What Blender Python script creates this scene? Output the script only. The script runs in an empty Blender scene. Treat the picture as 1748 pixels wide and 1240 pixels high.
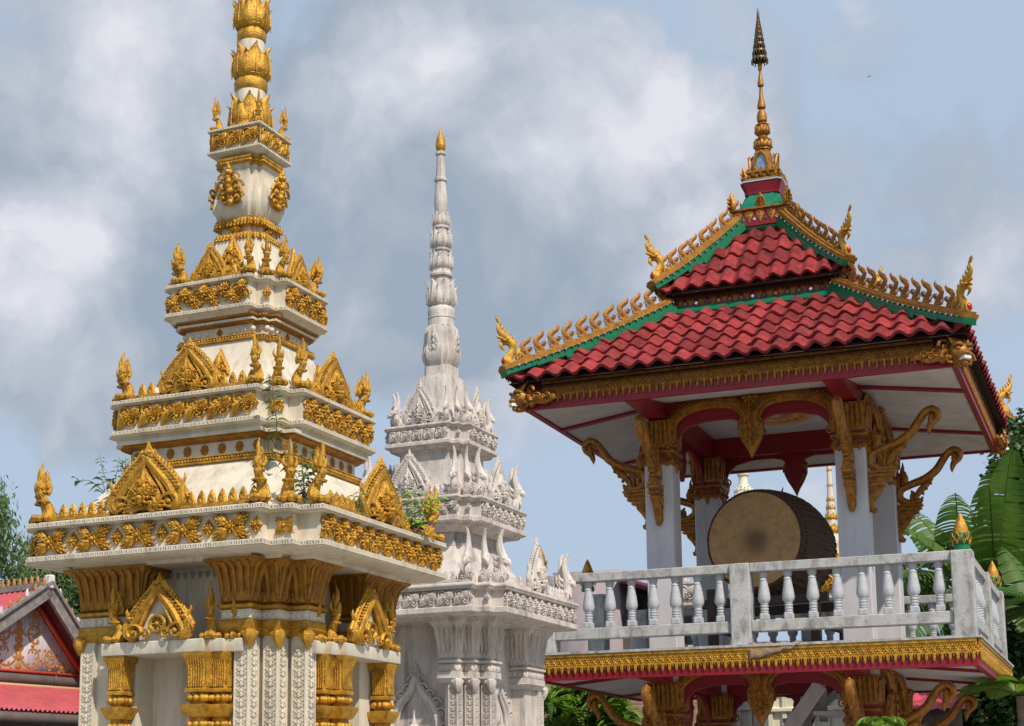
import bpy, math, random
import numpy as np
from math import sin, cos, pi, radians, sqrt, atan2, hypot
from mathutils import Matrix, Vector, Quaternion

scene = bpy.context.scene
COL = scene.collection

# ------------------------------------------------------------------ camera
CAM_H = 1.6
PITCH, ROLL = radians(9.5373), radians(-0.29758)
FPX, PCX, PCY = 2776.955, 772.47, 904.72           # focal length and principal point on a 1748 x 1240 frame
_cp, _sp, _cr, _sr = cos(PITCH), sin(PITCH), cos(ROLL), sin(ROLL)
_M = np.array([[_cr, -_sr, 0], [_sr, _cr, 0], [0, 0, 1]]) @ np.array([[1, 0, 0], [0, _sp, -_cp], [0, _cp, _sp]])
cd = bpy.data.cameras.new('camera')
cam = bpy.data.objects.new('camera', cd); COL.objects.link(cam)
r_, d_, f_ = [Vector(v) for v in _M]
mw = Matrix((r_, -d_, -f_)).transposed().to_4x4(); mw.translation = Vector((0, 0, CAM_H))
cam.matrix_world = mw
cd.sensor_width = 36; cd.lens = 36 * FPX / 1748
cd.shift_x = (874 - PCX) / 1748; cd.shift_y = (PCY - 620) / 1748
cd.clip_start = 0.1; cd.clip_end = 6000
scene.camera = cam

def ray(x, y):
    return _M.T @ np.array([(x - PCX) / FPX, (y - PCY) / FPX, 1.0])
def spot(x, y, Y):
    r = ray(x, y); return Vector((r[0] * Y / r[1], Y, CAM_H + r[2] * Y / r[1]))

# ------------------------------------------------------------------ sun, sky, exposure
SUN_EL = radians(50); SUN_DIR = Vector((0.455, -0.89, 0)).normalized()
sl = bpy.data.lights.new('sun', 'SUN'); sl.energy = 4.5; sl.angle = radians(0.6); sl.color = (1.0, 0.93, 0.82)
so = bpy.data.objects.new('sun', sl); COL.objects.link(so)
sv = Vector((SUN_DIR.x * cos(SUN_EL), SUN_DIR.y * cos(SUN_EL), sin(SUN_EL)))
so.rotation_euler = sv.to_track_quat('Z', 'Y').to_euler()
scene.view_settings.view_transform = 'Standard'; scene.view_settings.look = 'None'
scene.view_settings.gamma = 1; scene.view_settings.exposure = 0.0
scene.cycles.max_bounces = 6; scene.cycles.transparent_max_bounces = 6
scene.cycles.use_adaptive_sampling = True

W = bpy.data.worlds.new('World'); scene.world = W; W.use_nodes = True
nt = W.node_tree; nt.nodes.clear()
def N(t, **kw):
    n = nt.nodes.new(t)
    for k, v in kw.items(): setattr(n, k, v)
    return n
def L(a, b): nt.links.new(a, b)
out = N('ShaderNodeOutputWorld'); bg = N('ShaderNodeBackground'); bg.inputs[1].default_value = 0.1
sky = N('ShaderNodeTexSky', sky_type='NISHITA', sun_disc=False)
sky.sun_elevation = SUN_EL; sky.sun_rotation = atan2(SUN_DIR.x, SUN_DIR.y)
sky.air_density = 1.2; sky.dust_density = 2.5; sky.ozone_density = 1.5
tc = N('ShaderNodeTexCoord')
def math_(op, a, b=None, clamp=False):
    n = N('ShaderNodeMath', operation=op, use_clamp=clamp)
    for i, v in enumerate((a, b)):
        if v is None: continue
        if isinstance(v, (int, float)): n.inputs[i].default_value = v
        else: L(v, n.inputs[i])
    return n.outputs[0]
def noise_(vec, scale, detail, rough=0.55, dist=0.0):
    n = N('ShaderNodeTexNoise'); n.inputs['Scale'].default_value = scale; n.inputs['Detail'].default_value = detail
    n.inputs['Roughness'].default_value = rough; n.inputs['Distortion'].default_value = dist
    L(vec, n.inputs['Vector']); return n
nw = noise_(tc.outputs['Generated'], 7.0, 6, 0.6)
sub = N('ShaderNodeVectorMath', operation='SUBTRACT'); sub.inputs[1].default_value = (0.5, 0.5, 0.5); L(nw.outputs['Color'], sub.inputs[0])
scl = N('ShaderNodeVectorMath', operation='SCALE'); scl.inputs[3].default_value = 0.085; L(sub.outputs[0], scl.inputs[0])
add = N('ShaderNodeVectorMath', operation='ADD'); L(tc.outputs['Generated'], add.inputs[0]); L(scl.outputs[0], add.inputs[1])
nrm = N('ShaderNodeVectorMath', operation='NORMALIZE'); L(add.outputs[0], nrm.inputs[0]); WD = nrm.outputs[0]
def blobs(lst):
    acc = None
    for x, y, r, wgt in lst:
        d = Vector(ray(x, y)).normalized()
        dp = N('ShaderNodeVectorMath', operation='DOT_PRODUCT'); L(WD, dp.inputs[0]); dp.inputs[1].default_value = d
        mr = N('ShaderNodeMapRange', interpolation_type='SMOOTHERSTEP'); mr.clamp = True
        mr.inputs[1].default_value = cos(r / FPX); mr.inputs[2].default_value = 1.0
        mr.inputs[3].default_value = 0; mr.inputs[4].default_value = wgt
        L(dp.outputs['Value'], mr.inputs[0])
        acc = mr.outputs[0] if acc is None else math_('ADD', acc, mr.outputs[0])
    return acc
# where cloud stands (cover), where its lit tops are (white) and its thick grey bellies (grey)
cover = blobs([(100, 170, 360, .9), (330, 170, 420, 1.0), (640, 180, 300, .9), (60, 440, 330, .9), (250, 450, 420, .9), (560, 420, 400, .8), (150, 590, 300, .7), (400, 620, 260, .5),
               (1100, 130, 330, .9), (950, 350, 400, .9), (1130, 400, 330, .8), (800, 450, 330, .9), (1450, 400, 400, .5), (1000, 560, 300, .6), (720, 20, 220, .6), (1680, 300, 300, .2), (60, 700, 260, .25), (250, 760, 260, .2), (1500, 650, 260, .2), (700, 560, 260, .45), (820, 640, 300, .25), (380, 700, 300, .3), (1350, 150, 260, .2), (1560, 200, 320, .28), (1620, 480, 320, .30)])
white = blobs([(90, 120, 230, .45), (230, 80, 240, .5), (330, 170, 260, .35), (660, 140, 200, .75), (590, 190, 200, .3), (100, 420, 180, .85), (50, 480, 150, .4), (1110, 90, 240, .65), (1180, 200, 220, .4),
               (1000, 200, 230, .4), (720, 250, 200, .3), (980, 560, 260, .35), (860, 240, 200, .35), (1250, 330, 300, .2)])
grey = blobs([(330, 400, 330, .35), (520, 480, 380, .38), (150, 570, 240, .75), (260, 610, 300, .4), (830, 440, 300, .65), (900, 490, 320, .4), (1010, 400, 260, .3), (560, 40, 240, .30), (1150, 350, 260, .25), (720, 350, 260, .3), (30, 330, 180, .35), (200, 300, 260, .2), (620, 600, 260, .3)])
n2 = noise_(WD, 8.0, 12, 0.60, 0.0)
n4 = noise_(WD, 20.0, 10, 0.62, 0.0)
nn_a = math_('ADD', math_('MULTIPLY', math_('SUBTRACT', n2.outputs[0], 0.5), 2.5), math_('MULTIPLY', math_('SUBTRACT', n4.outputs[0], 0.5), 1.7))
def voro_(vec, scale, detail, rough):
    n = N('ShaderNodeTexVoronoi', feature='F1'); n.inputs['Scale'].default_value = scale; n.inputs['Detail'].default_value = detail; n.inputs['Roughness'].default_value = rough
    L(vec, n.inputs['Vector']); return n
vo = voro_(WD, 10.0, 4, 0.5)
puff = math_('MULTIPLY', math_('SUBTRACT', 0.80, vo.outputs['Distance']), 1.5)
nn_a = math_('ADD', math_('MULTIPLY', nn_a, 0.7), puff)
cov = math_('ADD', cover, math_('MULTIPLY', nn_a, 0.9))
mrc = N('ShaderNodeMapRange', interpolation_type='SMOOTHSTEP'); L(cov, mrc.inputs[0])
mrc.inputs[1].default_value = 0.05; mrc.inputs[2].default_value = 1.15; COVER = math_('MULTIPLY', mrc.outputs[0], 0.9)
lit = math_('ADD', math_('MULTIPLY', white, 0.80), nn_a)
lit = math_('SUBTRACT', lit, math_('MULTIPLY', grey, 0.32))
mrl = N('ShaderNodeMapRange'); L(lit, mrl.inputs[0])
mrl.inputs[1].default_value = -0.85; mrl.inputs[2].default_value = 1.0
cr = N('ShaderNodeValToRGB'); L(mrl.outputs[0], cr.inputs[0])
e = cr.color_ramp.elements
e[0].position = 0; e[0].color = (0.325, 0.40, 0.495, 1); e[1].position = 1; e[1].color = (0.80, 0.81, 0.855, 1)
for p_, c_ in ((0.25, (0.41, 0.465, 0.545, 1)), (0.5, (0.52, 0.555, 0.635, 1)), (0.75, (0.65, 0.67, 0.74, 1))):
    q_ = e.new(p_); q_.color = c_
c10 = N('ShaderNodeVectorMath', operation='SCALE'); c10.inputs[3].default_value = 10.0; L(cr.outputs[0], c10.inputs[0])
# thin high veil over the blue, so that the open sky is pale
veil = N('ShaderNodeMix', data_type='RGBA'); veil.inputs[0].default_value = 0.88
L(sky.outputs[0], veil.inputs[6]); veil.inputs[7].default_value = (4.75, 5.95, 7.6, 1)
mx = N('ShaderNodeMix', data_type='RGBA'); L(COVER, mx.inputs[0]); L(veil.outputs[2], mx.inputs[6]); L(c10.outputs[0], mx.inputs[7])
L(mx.outputs[2], bg.inputs[0]); L(bg.outputs[0], out.inputs[0])

# ------------------------------------------------------------------ materials
def mat(name, base, rough=0.6, metal=0.0, var=None, vscale=6.0, bump=0.0, bscale=40.0, stain=None, sscale=(3, 3, .6), samt=0.5, spec=0.5, trans=0.0, island=0, streak=0):
    m = bpy.data.materials.new(name); m.use_nodes = True
    global nt
    old = nt; nt = m.node_tree
    b = nt.nodes['Principled BSDF']
    b.inputs['Roughness'].default_value = rough; b.inputs['Metallic'].default_value = metal
    b.inputs['Specular IOR Level'].default_value = spec
    tcn = N('ShaderNodeTexCoord'); oc = tcn.outputs['Object']
    col = None
    if var:
        nz = noise_(oc, vscale, 6, 0.6)
        mr = N('ShaderNodeMapRange'); L(nz.outputs[0], mr.inputs[0]); mr.inputs[1].default_value = .32; mr.inputs[2].default_value = .68
        mxn = N('ShaderNodeMix', data_type='RGBA'); L(mr.outputs[0], mxn.inputs[0])
        mxn.inputs[6].default_value = (*base, 1); mxn.inputs[7].default_value = (*var, 1); col = mxn.outputs[2]
    if stain:
        mp = N('ShaderNodeMapping'); mp.inputs['Scale'].default_value = sscale; L(oc, mp.inputs[0])
        nz = noise_(mp.outputs[0], 2.0, 8, 0.68, .3)
        mr = N('ShaderNodeMapRange'); L(nz.outputs[0], mr.inputs[0]); mr.inputs[1].default_value = .48; mr.inputs[2].default_value = .72; mr.inputs[4].default_value = samt
        mxn = N('ShaderNodeMix', data_type='RGBA'); L(mr.outputs[0], mxn.inputs[0])
        if col: L(col, mxn.inputs[6])
        else: mxn.inputs[6].default_value = (*base, 1)
        mxn.inputs[7].default_value = (*stain, 1); col = mxn.outputs[2]
    if streak:
        mp = N('ShaderNodeMapping'); mp.inputs['Scale'].default_value = (13, 13, .55); L(oc, mp.inputs[0]); nz = noise_(mp.outputs[0], 1.0, 6, .62, .2)
        mr = N('ShaderNodeMapRange'); L(nz.outputs[0], mr.inputs[0]); mr.inputs[1].default_value = .56; mr.inputs[2].default_value = .70; mr.inputs[4].default_value = streak
        mxn = N('ShaderNodeMix', data_type='RGBA'); L(mr.outputs[0], mxn.inputs[0]); L(col, mxn.inputs[6]); mxn.inputs[7].default_value = (.13, .12, .10, 1); col = mxn.outputs[2]
    if island:
        gi = N('ShaderNodeNewGeometry'); hs = N('ShaderNodeHueSaturation'); L(col, hs.inputs['Color']); mr = N('ShaderNodeMapRange'); L(gi.outputs['Random Per Island'], mr.inputs[0]); mr.inputs[3].default_value = 1 - island; mr.inputs[4].default_value = 1 + island * .6; L(mr.outputs[0], hs.inputs['Value']); col = hs.outputs[0]
    if col: L(col, b.inputs['Base Color'])
    else: b.inputs['Base Color'].default_value = (*base, 1)
    if bump:
        nz = noise_(oc, bscale, 5, 0.6); bp = N('ShaderNodeBump'); bp.inputs['Strength'].default_value = bump; bp.inputs['Distance'].default_value = .02
        L(nz.outputs[0], bp.inputs['Height']); L(bp.outputs[0], b.inputs['Normal'])
        if metal:
            mr = N('ShaderNodeMapRange'); L(nz.outputs[0], mr.inputs[0]); mr.inputs[3].default_value = rough - .1; mr.inputs[4].default_value = rough + .12; L(mr.outputs[0], b.inputs['Roughness'])
    if trans:
        tr = N('ShaderNodeBsdfTranslucent'); ms = N('ShaderNodeMixShader'); ms.inputs[0].default_value = trans
        if col: L(col, tr.inputs[0])
        else: tr.inputs[0].default_value = (*base, 1)
        o = nt.nodes['Material Output']; L(b.outputs[0], ms.inputs[1]); L(tr.outputs[0], ms.inputs[2]); L(ms.outputs[0], o.inputs[0])
    nt = old
    return m

GOLD = mat('gold_paint', (0.68, 0.375, 0.036), .40, .45, var=(.40, .18, .016), vscale=13, bump=.5, bscale=75, stain=(.10, .05, .014), sscale=(8, 8, 6), samt=.75)
GOLDB = mat('gold_ochre', (0.44, 0.20, 0.018), .48, .35, var=(.27, .11, .010), vscale=11, bump=.3, bscale=50, stain=(.13, .06, .015), sscale=(6, 6, 6), samt=.7)
GOLDO = mat('old_gold', (0.42, 0.175, 0.018), .42, .4, var=(.27, .10, .012), vscale=14, bump=.35, bscale=55, stain=(.07, .04, .02), sscale=(7, 7, 7), samt=.8)
WHITE = mat('cream_plaster', (0.70, 0.625, 0.505), .7, 0, var=(.62, .545, .425), vscale=2.2, bump=.15, bscale=30, stain=(.33, .27, .19), sscale=(4, 4, .7), samt=.6, streak=.38)
GRIME = mat('grimy_groove', (0.22, 0.21, 0.18), .9, 0, var=(.42, .40, .34), vscale=7)
GREYW = mat('weathered_white', (0.67, 0.595, 0.535), .75, 0, var=(.49, .435, .40), vscale=3, bump=.25, bscale=28, stain=(.17, .15, .135), sscale=(4, 4, 1.1), samt=.7, streak=.5)
CONC = mat('whitewashed_concrete', (0.50, 0.485, 0.475), .8, 0, var=(.36, .35, .34), vscale=5, bump=.3, bscale=35, stain=(.13, .12, .11), sscale=(4, 4, 2.2), samt=.95, streak=.35)
COLUMN = mat('lilac_white_paint', (0.60, 0.57, 0.585), .65, 0, var=(.54, .51, .53), vscale=2.5, bump=.1, bscale=20, stain=(.34, .30, .29), samt=.4)
SOFFIT = mat('soffit_white', (0.60, 0.55, 0.54), .75, 0, var=(.52, .46, .44), vscale=2, stain=(.3, .24, .2), sscale=(1.5, 1.5, 1.5), samt=.5)
CRIM = mat('crimson_paint', (0.27, 0.004, 0.017), .45, 0, var=(.20, .004, .014), vscale=5, bump=.1, bscale=20)
TILE = mat('red_roof_tile', (0.33, 0.042, 0.043), .85, 0, spec=.2, var=(.21, .018, .020), vscale=7, bump=.3, bscale=45, stain=(.045, .028, .026), sscale=(4, 4, 4), samt=.9, island=.38)
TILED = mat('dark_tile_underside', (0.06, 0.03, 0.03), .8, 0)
EAVEC = mat('shaded_crimson', (0.10, 0.005, 0.012), .6, 0)  # crimson paint with the shadow under the tile edge put into its colour
GREEN = mat('green_enamel', (0.002, 0.15, 0.055), .32, 0, var=(.002, .14, .055), vscale=4, bump=.08, bscale=12)
RED = mat('red_gem', (0.45, 0.01, 0.012), .25, 0)
MIRR = mat('mirror_mosaic', (0.75, 0.8, 0.85), .08, .9, bump=.4, bscale=8)
YEL = mat('yellow_glass', (0.7, 0.5, 0.02), .15, 0)
BRGREEN = mat('green_glass', (0.01, 0.35, 0.06), .15, 0)
BLUE = mat('blue_mosaic', (0.10, 0.22, 0.5), .2, .2, var=(.4, .5, .7), vscale=12)
TEETH = mat('tooth_white', (0.75, 0.75, 0.72), .4, 0)
BRONZE = mat('dark_bronze', (0.10, 0.075, 0.05), .45, .6, var=(.20, .13, .06), vscale=25)
SKIN = mat('drum_hide', (0.54, 0.32, 0.135), .7, 0, var=(.42, .24, .10), vscale=3, bump=.15, bscale=25, stain=(.16, .09, .045), sscale=(5, 5, 5), samt=.6)
ROPE = mat('drum_cord', (0.055, 0.028, 0.016), .8, 0, var=(.11, .055, .03), vscale=15, bump=.6, bscale=60)
DWOOD = mat('dark_timber', (0.045, 0.025, 0.02), .7, 0, var=(.075, .045, .035), vscale=8, bump=.3, bscale=30)
GROUND = mat('ground_grass', (0.06, 0.09, 0.03), .95, 0, var=(.16, .14, .10), vscale=.3)
# ------------------------------------------------------------------ mesh tools: a unit is (verts, faces, material index)
class MB:
    def __init__(s): s.V = []; s.LP = []; s.SZ = []; s.MI = []; s.n = 0
    def add(s, u, M=None, mi=None):
        V, lp, sz, m = u
        if M is not None:
            A = np.array(M); V = V @ A[:3, :3].T + A[:3, 3]
            if np.linalg.det(A[:3, :3]) < 0:
                lp = lp.copy(); k = 0
                if len(set(sz.tolist())) == 1:
                    lp = lp.reshape(-1, sz[0])[:, ::-1].ravel()
                else:
                    for q in sz: lp[k:k + q] = lp[k:k + q][::-1]; k += q
        s.V.append(V); s.LP.append(lp + s.n); s.SZ.append(sz); s.MI.append(m if mi is None else np.full(len(sz), mi, np.int32)); s.n += len(V)
        return s
    def unit(s):
        return (np.concatenate(s.V), np.concatenate(s.LP), np.concatenate(s.SZ), np.concatenate(s.MI))
    def build(s, name, mats, parent=None, smooth=38, loc=None, rot=None, scale=None):
        V, lp, sz, mi = s.unit()
        me = bpy.data.meshes.new(name); me.vertices.add(len(V)); me.vertices.foreach_set('co', V.astype(np.float32).ravel())
        me.loops.add(len(lp)); me.loops.foreach_set('vertex_index', lp.astype(np.int32))
        me.polygons.add(len(sz)); st = np.concatenate(([0], np.cumsum(sz)[:-1])).astype(np.int32)
        me.polygons.foreach_set('loop_start', st); me.polygons.foreach_set('loop_total', sz.astype(np.int32))
        if not isinstance(mats, (list, tuple)): mats = [mats]
        for m in mats: me.materials.append(m)
        me.polygons.foreach_set('material_index', np.clip(mi, 0, len(mats) - 1).astype(np.int32))
        me.update(calc_edges=True); me.validate()
        if smooth:
            me.polygons.foreach_set('use_smooth', np.ones(len(me.polygons), bool)); me.set_sharp_from_angle(angle=radians(smooth))
        o = bpy.data.objects.new(name, me); COL.objects.link(o)
        if parent: o.parent = parent
        if loc is not None: o.location = loc
        if rot is not None: o.rotation_euler = rot
        if scale is not None: o.scale = scale if hasattr(scale, '__len__') else (scale,) * 3
        return o
def U(V, F, mi=0):
    V = np.array(V, float)
    return (V, np.array([i for f in F for i in f], np.int64), np.array([len(f) for f in F], np.int64), np.full(len(F), mi, np.int32))
def T(x=0, y=0, z=0): return Matrix.Translation((x, y, z))
def S(a, b=None, c=None): return Matrix.Diagonal((a, a if b is None else b, a if c is None else c, 1))
def RX(a): return Matrix.Rotation(a, 4, 'X')
def RY(a): return Matrix.Rotation(a, 4, 'Y')
def RZ(a): return Matrix.Rotation(a, 4, 'Z')
def box(x0, x1, y0, y1, z0, z1, mi=0):
    return U([(x0, y0, z0), (x1, y0, z0), (x1, y1, z0), (x0, y1, z0), (x0, y0, z1), (x1, y0, z1), (x1, y1, z1), (x0, y1, z1)],
             [(0, 3, 2, 1), (4, 5, 6, 7), (0, 1, 5, 4), (1, 2, 6, 5), (2, 3, 7, 6), (3, 0, 4, 7)], mi)
def bbox(x0, x1, y0, y1, z0, z1, b=.01, mi=0):
    """box with chamfered edges"""
    P = [(x0 + b, y0), (x1 - b, y0), (x1, y0 + b), (x1, y1 - b), (x1 - b, y1), (x0 + b, y1), (x0, y1 - b), (x0, y0 + b)]
    return loft(P, [(-b, z0), (0, z0 + b), (0, z1 - b), (-b, z1)], mi)
def offset(P, d):
    n = len(P); o = []
    for i in range(n):
        ax, ay = P[i - 1]; bx, by = P[i]; cx, cy = P[(i + 1) % n]
        l1 = hypot(bx - ax, by - ay) or 1e-9; l2 = hypot(cx - bx, cy - by) or 1e-9
        n1 = ((by - ay) / l1, -(bx - ax) / l1); n2 = ((cy - by) / l2, -(cx - bx) / l2)
        k = 1 + n1[0] * n2[0] + n1[1] * n2[1]; k = max(k, .3)
        o.append((bx + d * (n1[0] + n2[0]) / k, by + d * (n1[1] + n2[1]) / k))
    return o
def loft(P, prof, mi=0, cap=True, close=False):
    """sweep a profile [(offset, z)] round a counter-clockwise plan polygon"""
    V = []; n = len(P); F = []
    for d, z in prof: V += [(x, y, z) for x, y in (offset(P, d) if d else P)]
    m = len(prof)
    for j in range(m - 1):
        for i in range(n):
            a = j * n + i; b = j * n + (i + 1) % n; F.append((a, b, b + n, a + n))
    if close:
        for i in range(n):
            a = (m - 1) * n + i; b = (m - 1) * n + (i + 1) % n; F.append((a, b, (i + 1) % n, i))
    elif cap:
        F.append(tuple(range(n - 1, -1, -1))); F.append(tuple((m - 1) * n + i for i in range(n)))
    return U(V, F, mi)
def morph(polys, zs, mi=0):
    n = len(polys[0]); V = [(x, y, z) for P, z in zip(polys, zs) for x, y in P]; F = []
    for j in range(len(zs) - 1):
        for i in range(n):
            a = j * n + i; b = j * n + (i + 1) % n; F.append((a, b, b + n, a + n))
    F.append(tuple(range(n - 1, -1, -1))); F.append(tuple((len(zs) - 1) * n + i for i in range(n)))
    return U(V, F, mi)
def lathe(prof, n=24, mi=0, ph=0.0):
    V = []; F = []
    for r, z in prof: V += [(max(r, 1e-4) * cos(2 * pi * i / n + ph), max(r, 1e-4) * sin(2 * pi * i / n + ph), z) for i in range(n)]
    m = len(prof)
    for j in range(m - 1):
        for i in range(n):
            a = j * n + i; b = j * n + (i + 1) % n; F.append((a, b, b + n, a + n))
    F.append(tuple(range(n - 1, -1, -1))); F.append(tuple((m - 1) * n + i for i in range(n)))
    return U(V, F, mi)
def smooth_path(P, k=4):
    """Catmull-Rom through rows of numbers (any length)"""
    P = [np.array(p, float) for p in P]; Q = [2 * P[0] - P[1]] + P + [2 * P[-1] - P[-2]]; o = []
    for i in range(1, len(Q) - 2):
        a, b, c, d = Q[i - 1:i + 3]
        for j in range(k):
            t = j / k; o.append(.5 * ((2 * b) + (c - a) * t + (2 * a - 5 * b + 4 * c - d) * t * t + (3 * b - a - 3 * c + d) * t ** 3))
    o.append(P[-1]); return o
def tube(P, R, n=7, mi=0, flat=1.0, up=(0, 1, 0), cap=True):
    """tube along 3D points, radius per point; flat scales it along 'up'"""
    P = [np.array(p, float) for p in P]; m = len(P); V = []; F = []
    if not hasattr(R, '__len__'): R = [R] * m
    upv = np.array(up, float)
    for i in range(m):
        t = P[min(i + 1, m - 1)] - P[max(i - 1, 0)]; t /= (np.linalg.norm(t) or 1)
        a = np.cross(t, upv); l = np.linalg.norm(a)
        if l < .05: a = np.cross(t, (upv[2], upv[0], upv[1])); l = np.linalg.norm(a)
        a /= l; b = np.cross(a, t)
        for j in range(n):
            w = 2 * pi * j / n; V.append(P[i] + R[i] * (cos(w) * a + flat * sin(w) * b))
    for i in range(m - 1):
        for j in range(n):
            q = i * n + j; r = i * n + (j + 1) % n; F.append((q, q + n, r + n, r))
    if cap: F.append(tuple(range(n))); F.append(tuple((m - 1) * n + i for i in range(n - 1, -1, -1)))
    return U(V, F, mi)
def stube(rows, n=7, k=4, mi=0, flat=1.0, up=(0, 1, 0)):
    """rows (x, z, r) in the XZ plane or (x, y, z, r)"""
    q = smooth_path(rows, k)
    if len(rows[0]) == 3: return tube([(a[0], 0, a[1]) for a in q], [max(a[2], .0005) for a in q], n, mi, flat, up)
    return tube([a[:3] for a in q], [max(a[3], .0005) for a in q], n, mi, flat, up)
def ball(n=6, m=4, mi=0):
    return lathe([(sin(pi * j / m), -cos(pi * j / m)) for j in range(m + 1)], n, mi)
BALL = ball(); BALL8 = ball(10, 6)
def prism(pts, y0, y1, mi=0, bev=0.0):
    """outline in XZ (counter-clockwise seen from -Y), thick from y0 (front) to y1"""
    P = [(x, z) for x, z in pts]
    # loft treats (x, y) plan and z height; remap: plan = XZ, height = -Y
    pr = [(-bev, 0), (0, bev), (0, (y1 - y0))] if bev else [(0, 0), (0, y1 - y0)]
    V, lp, sz, m = loft(P, pr, mi)
    V2 = np.stack([V[:, 0], y0 + V[:, 2], V[:, 1]], 1)
    return revf((V2, lp, sz, m))
def revf(u):
    V, lp, sz, m = u; out = lp.copy(); k = 0
    for q in sz: out[k:k + q] = out[k:k + q][::-1]; k += q
    return (V, out, sz, m)
# ---- carved ornament units, seen from -Y (out towards the viewer), width and height about 1
def u_curl(turns=1.3, sgn=1, th=.2, n=15):
    P = []; R = []
    for i in range(n + 1):
        t = i / n; a = turns * 2 * pi * t; r = .5 * (1 - t) ** .8 + .06
        P.append((sgn * (r * cos(a)), -.06 - .12 * t, r * sin(a))); R.append(th * (1 - .55 * t) * .62)
    mb = MB(); mb.add(tube(P, R, 5)); mb.add(BALL, T(0, -.17, 0) @ S(.13)); return mb.unit()
CURL = u_curl(); CURLM = u_curl(sgn=-1)
def u_acanthus():
    """leaf spray growing along +X, length 1, half-width about .35"""
    mb = MB()
    for k, (e, l) in enumerate(((0, 1.0), (.22, .82), (-.22, .82), (.38, .55), (-.38, .55))):
        mb.add(tube([(0, -.03, 0), (l * .35, -.16, e * .45), (l * .7, -.17, e), (l, -.05, e * 1.15)], [.13, .16, .14, .05], 5))
        mb.add(BALL, T(l * .92, -.17, e * 1.25) @ S(.10))
    mb.add(CURL, T(.12, -.16, .02) @ S(.26))
    mb.add(BALL, T(.45, -.27, 0) @ S(.09)); mb.add(BALL, T(.72, -.25, .0) @ S(.07))
    return mb.unit()
ACAN = u_acanthus()
def u_flower(petals=8):
    mb = MB(); mb.add(BALL8, T(0, -.16, 0) @ S(.17))
    mb.add(tube([(.25 * cos(2 * pi * i / 12), -.12, .25 * sin(2 * pi * i / 12)) for i in range(13)], .05, 5))
    for i in range(petals):
        a = 2 * pi * i / petals
        mb.add(BALL, RY(-a) @ T(.37, -.08, 0) @ S(.13, .12, .10))
    return mb.unit()
FLOWER = u_flower()
def u_diamond():
    mb = MB(); mb.add(prism([(0, -.5), (.42, 0), (0, .5), (-.42, 0)], -.10, 0, bev=.07)); mb.add(FLOWER, T(0, -.08, 0) @ S(.55))
    for x, z in ((0, .34), (0, -.34), (.27, 0), (-.27, 0)): mb.add(BALL, T(x, -.12, z) @ S(.09))
    for sx in (-1, 1):
        for sz in (-1, 1): mb.add(BALL, T(.17 * sx, -.12, .2 * sz) @ S(.06))
    return mb.unit()
DIAM = u_diamond()
def u_flameleaf(rich=True):
    """upright pointed leaf, base at z=0, height 1, width about .7: plate, paired curls, middle rib and tip"""
    mb = MB()
    pts = [(-.28, 0), (.28, 0), (.39, .16), (.38, .38), (.26, .60), (.11, .80), (0, 1.0), (-.11, .80), (-.26, .60), (-.38, .38), (-.39, .16)]
    mb.add(prism(pts, -.07, .03, bev=.03))
    rows = ((.15, .19, .28), (.38, .18, .25), (.58, .11, .19)) if rich else ((.16, .16, .26), (.42, .10, .2))
    for z, x, s_ in rows:
        mb.add(CURL, T(x, -.05, z) @ S(s_)); mb.add(CURLM, T(-x, -.05, z) @ S(s_))
        mb.add(BALL, T(0, -.12, z + .05) @ S(.07, .07, .1))
    mb.add(stube([(0, .6, .06), (.01, .8, .055), (0, 1.0, .01)], 5, 2), T(0, -.05, 0))
    return mb.unit()
FLEAF = u_flameleaf(); FLEAFS = u_flameleaf(False)
def u_bud():
    """small upright bud of a cresting row, height 1, width .8"""
    mb = MB(); mb.add(lathe([(.46, 0), (.50, .15), (.44, .42), (.34, .66), (.20, .86), (.03, 1)], 7), S(1, .7, 1))
    for x, z in ((-.30, .18), (.30, .18), (-.2, .48), (.2, .48), (0, .3), (0, .66)): mb.add(BALL, T(x, -.28 + abs(x) * .3, z) @ S(.13))
    return mb.unit()
BUD = u_bud()
def u_naga(crest=4, fine=True):
    """naga facing -Y, base at origin, height 1"""
    mb = MB()
    def yz(rows, n=8, k=3, fl=1): return stube([(0, a, b, c) for a, b, c in rows], n, k, 0, fl, (1, 0, 0))
    mb.add(yz([(.0, 0, .10), (.07, .07, .115), (.11, .18, .105), (.07, .30, .08), (.0, .40, .066), (-.04, .48, .066), (-.02, .55, .072)]))
    mb.add(yz([(-.02, .52, .072), (-.07, .57, .056), (-.10, .63, .032), (-.11, .70, .006)], 7, 2))
    mb.add(yz([(-.03, .49, .05), (-.08, .49, .032), (-.11, .46, .012)], 6, 2))
    mb.add(yz([(-.01, .54, .075), (.0, .66, .055), (-.04, .77, .045), (-.045, .88, .03), (-.01, 1.0, .004)], 7, 3, .8))
    for a, b, h_ in ((.06, .58, .28), (.09, .50, .24), (-.07, .62, .20), (.03, .70, .18)):
        mb.add(yz([(a, b, .045), (a + .03, b + h_ * .4, .036), (a + .005, b + h_ * .75, .02), (a + .03, b + h_, .004)], 6, 3, .7))
    for s_ in (-1, 1):
        mb.add(BALL, T(.07 * s_, -.05, .56) @ S(.028)); mb.add(BALL, T(.11 * s_, -.10, .05) @ S(.06)); mb.add(BALL, T(.14 * s_, .0, .06) @ S(.06))
        mb.add(BALL, T(.05 * s_, -.01, .50) @ S(.04))
        mb.add(stube([(.05 * s_, .0, .55, .03), (.10 * s_, .02, .63, .026), (.08 * s_, .01, .73, .004)], 5, 2))
    mb.add(BALL, T(0, -.13, .06) @ S(.075)); mb.add(tube([(.10 * cos(i * pi / 5), .0 + .10 * sin(i * pi / 5), .345) for i in range(11)], .018, 5))
    return mb.unit()
NAGA = u_naga()
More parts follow.
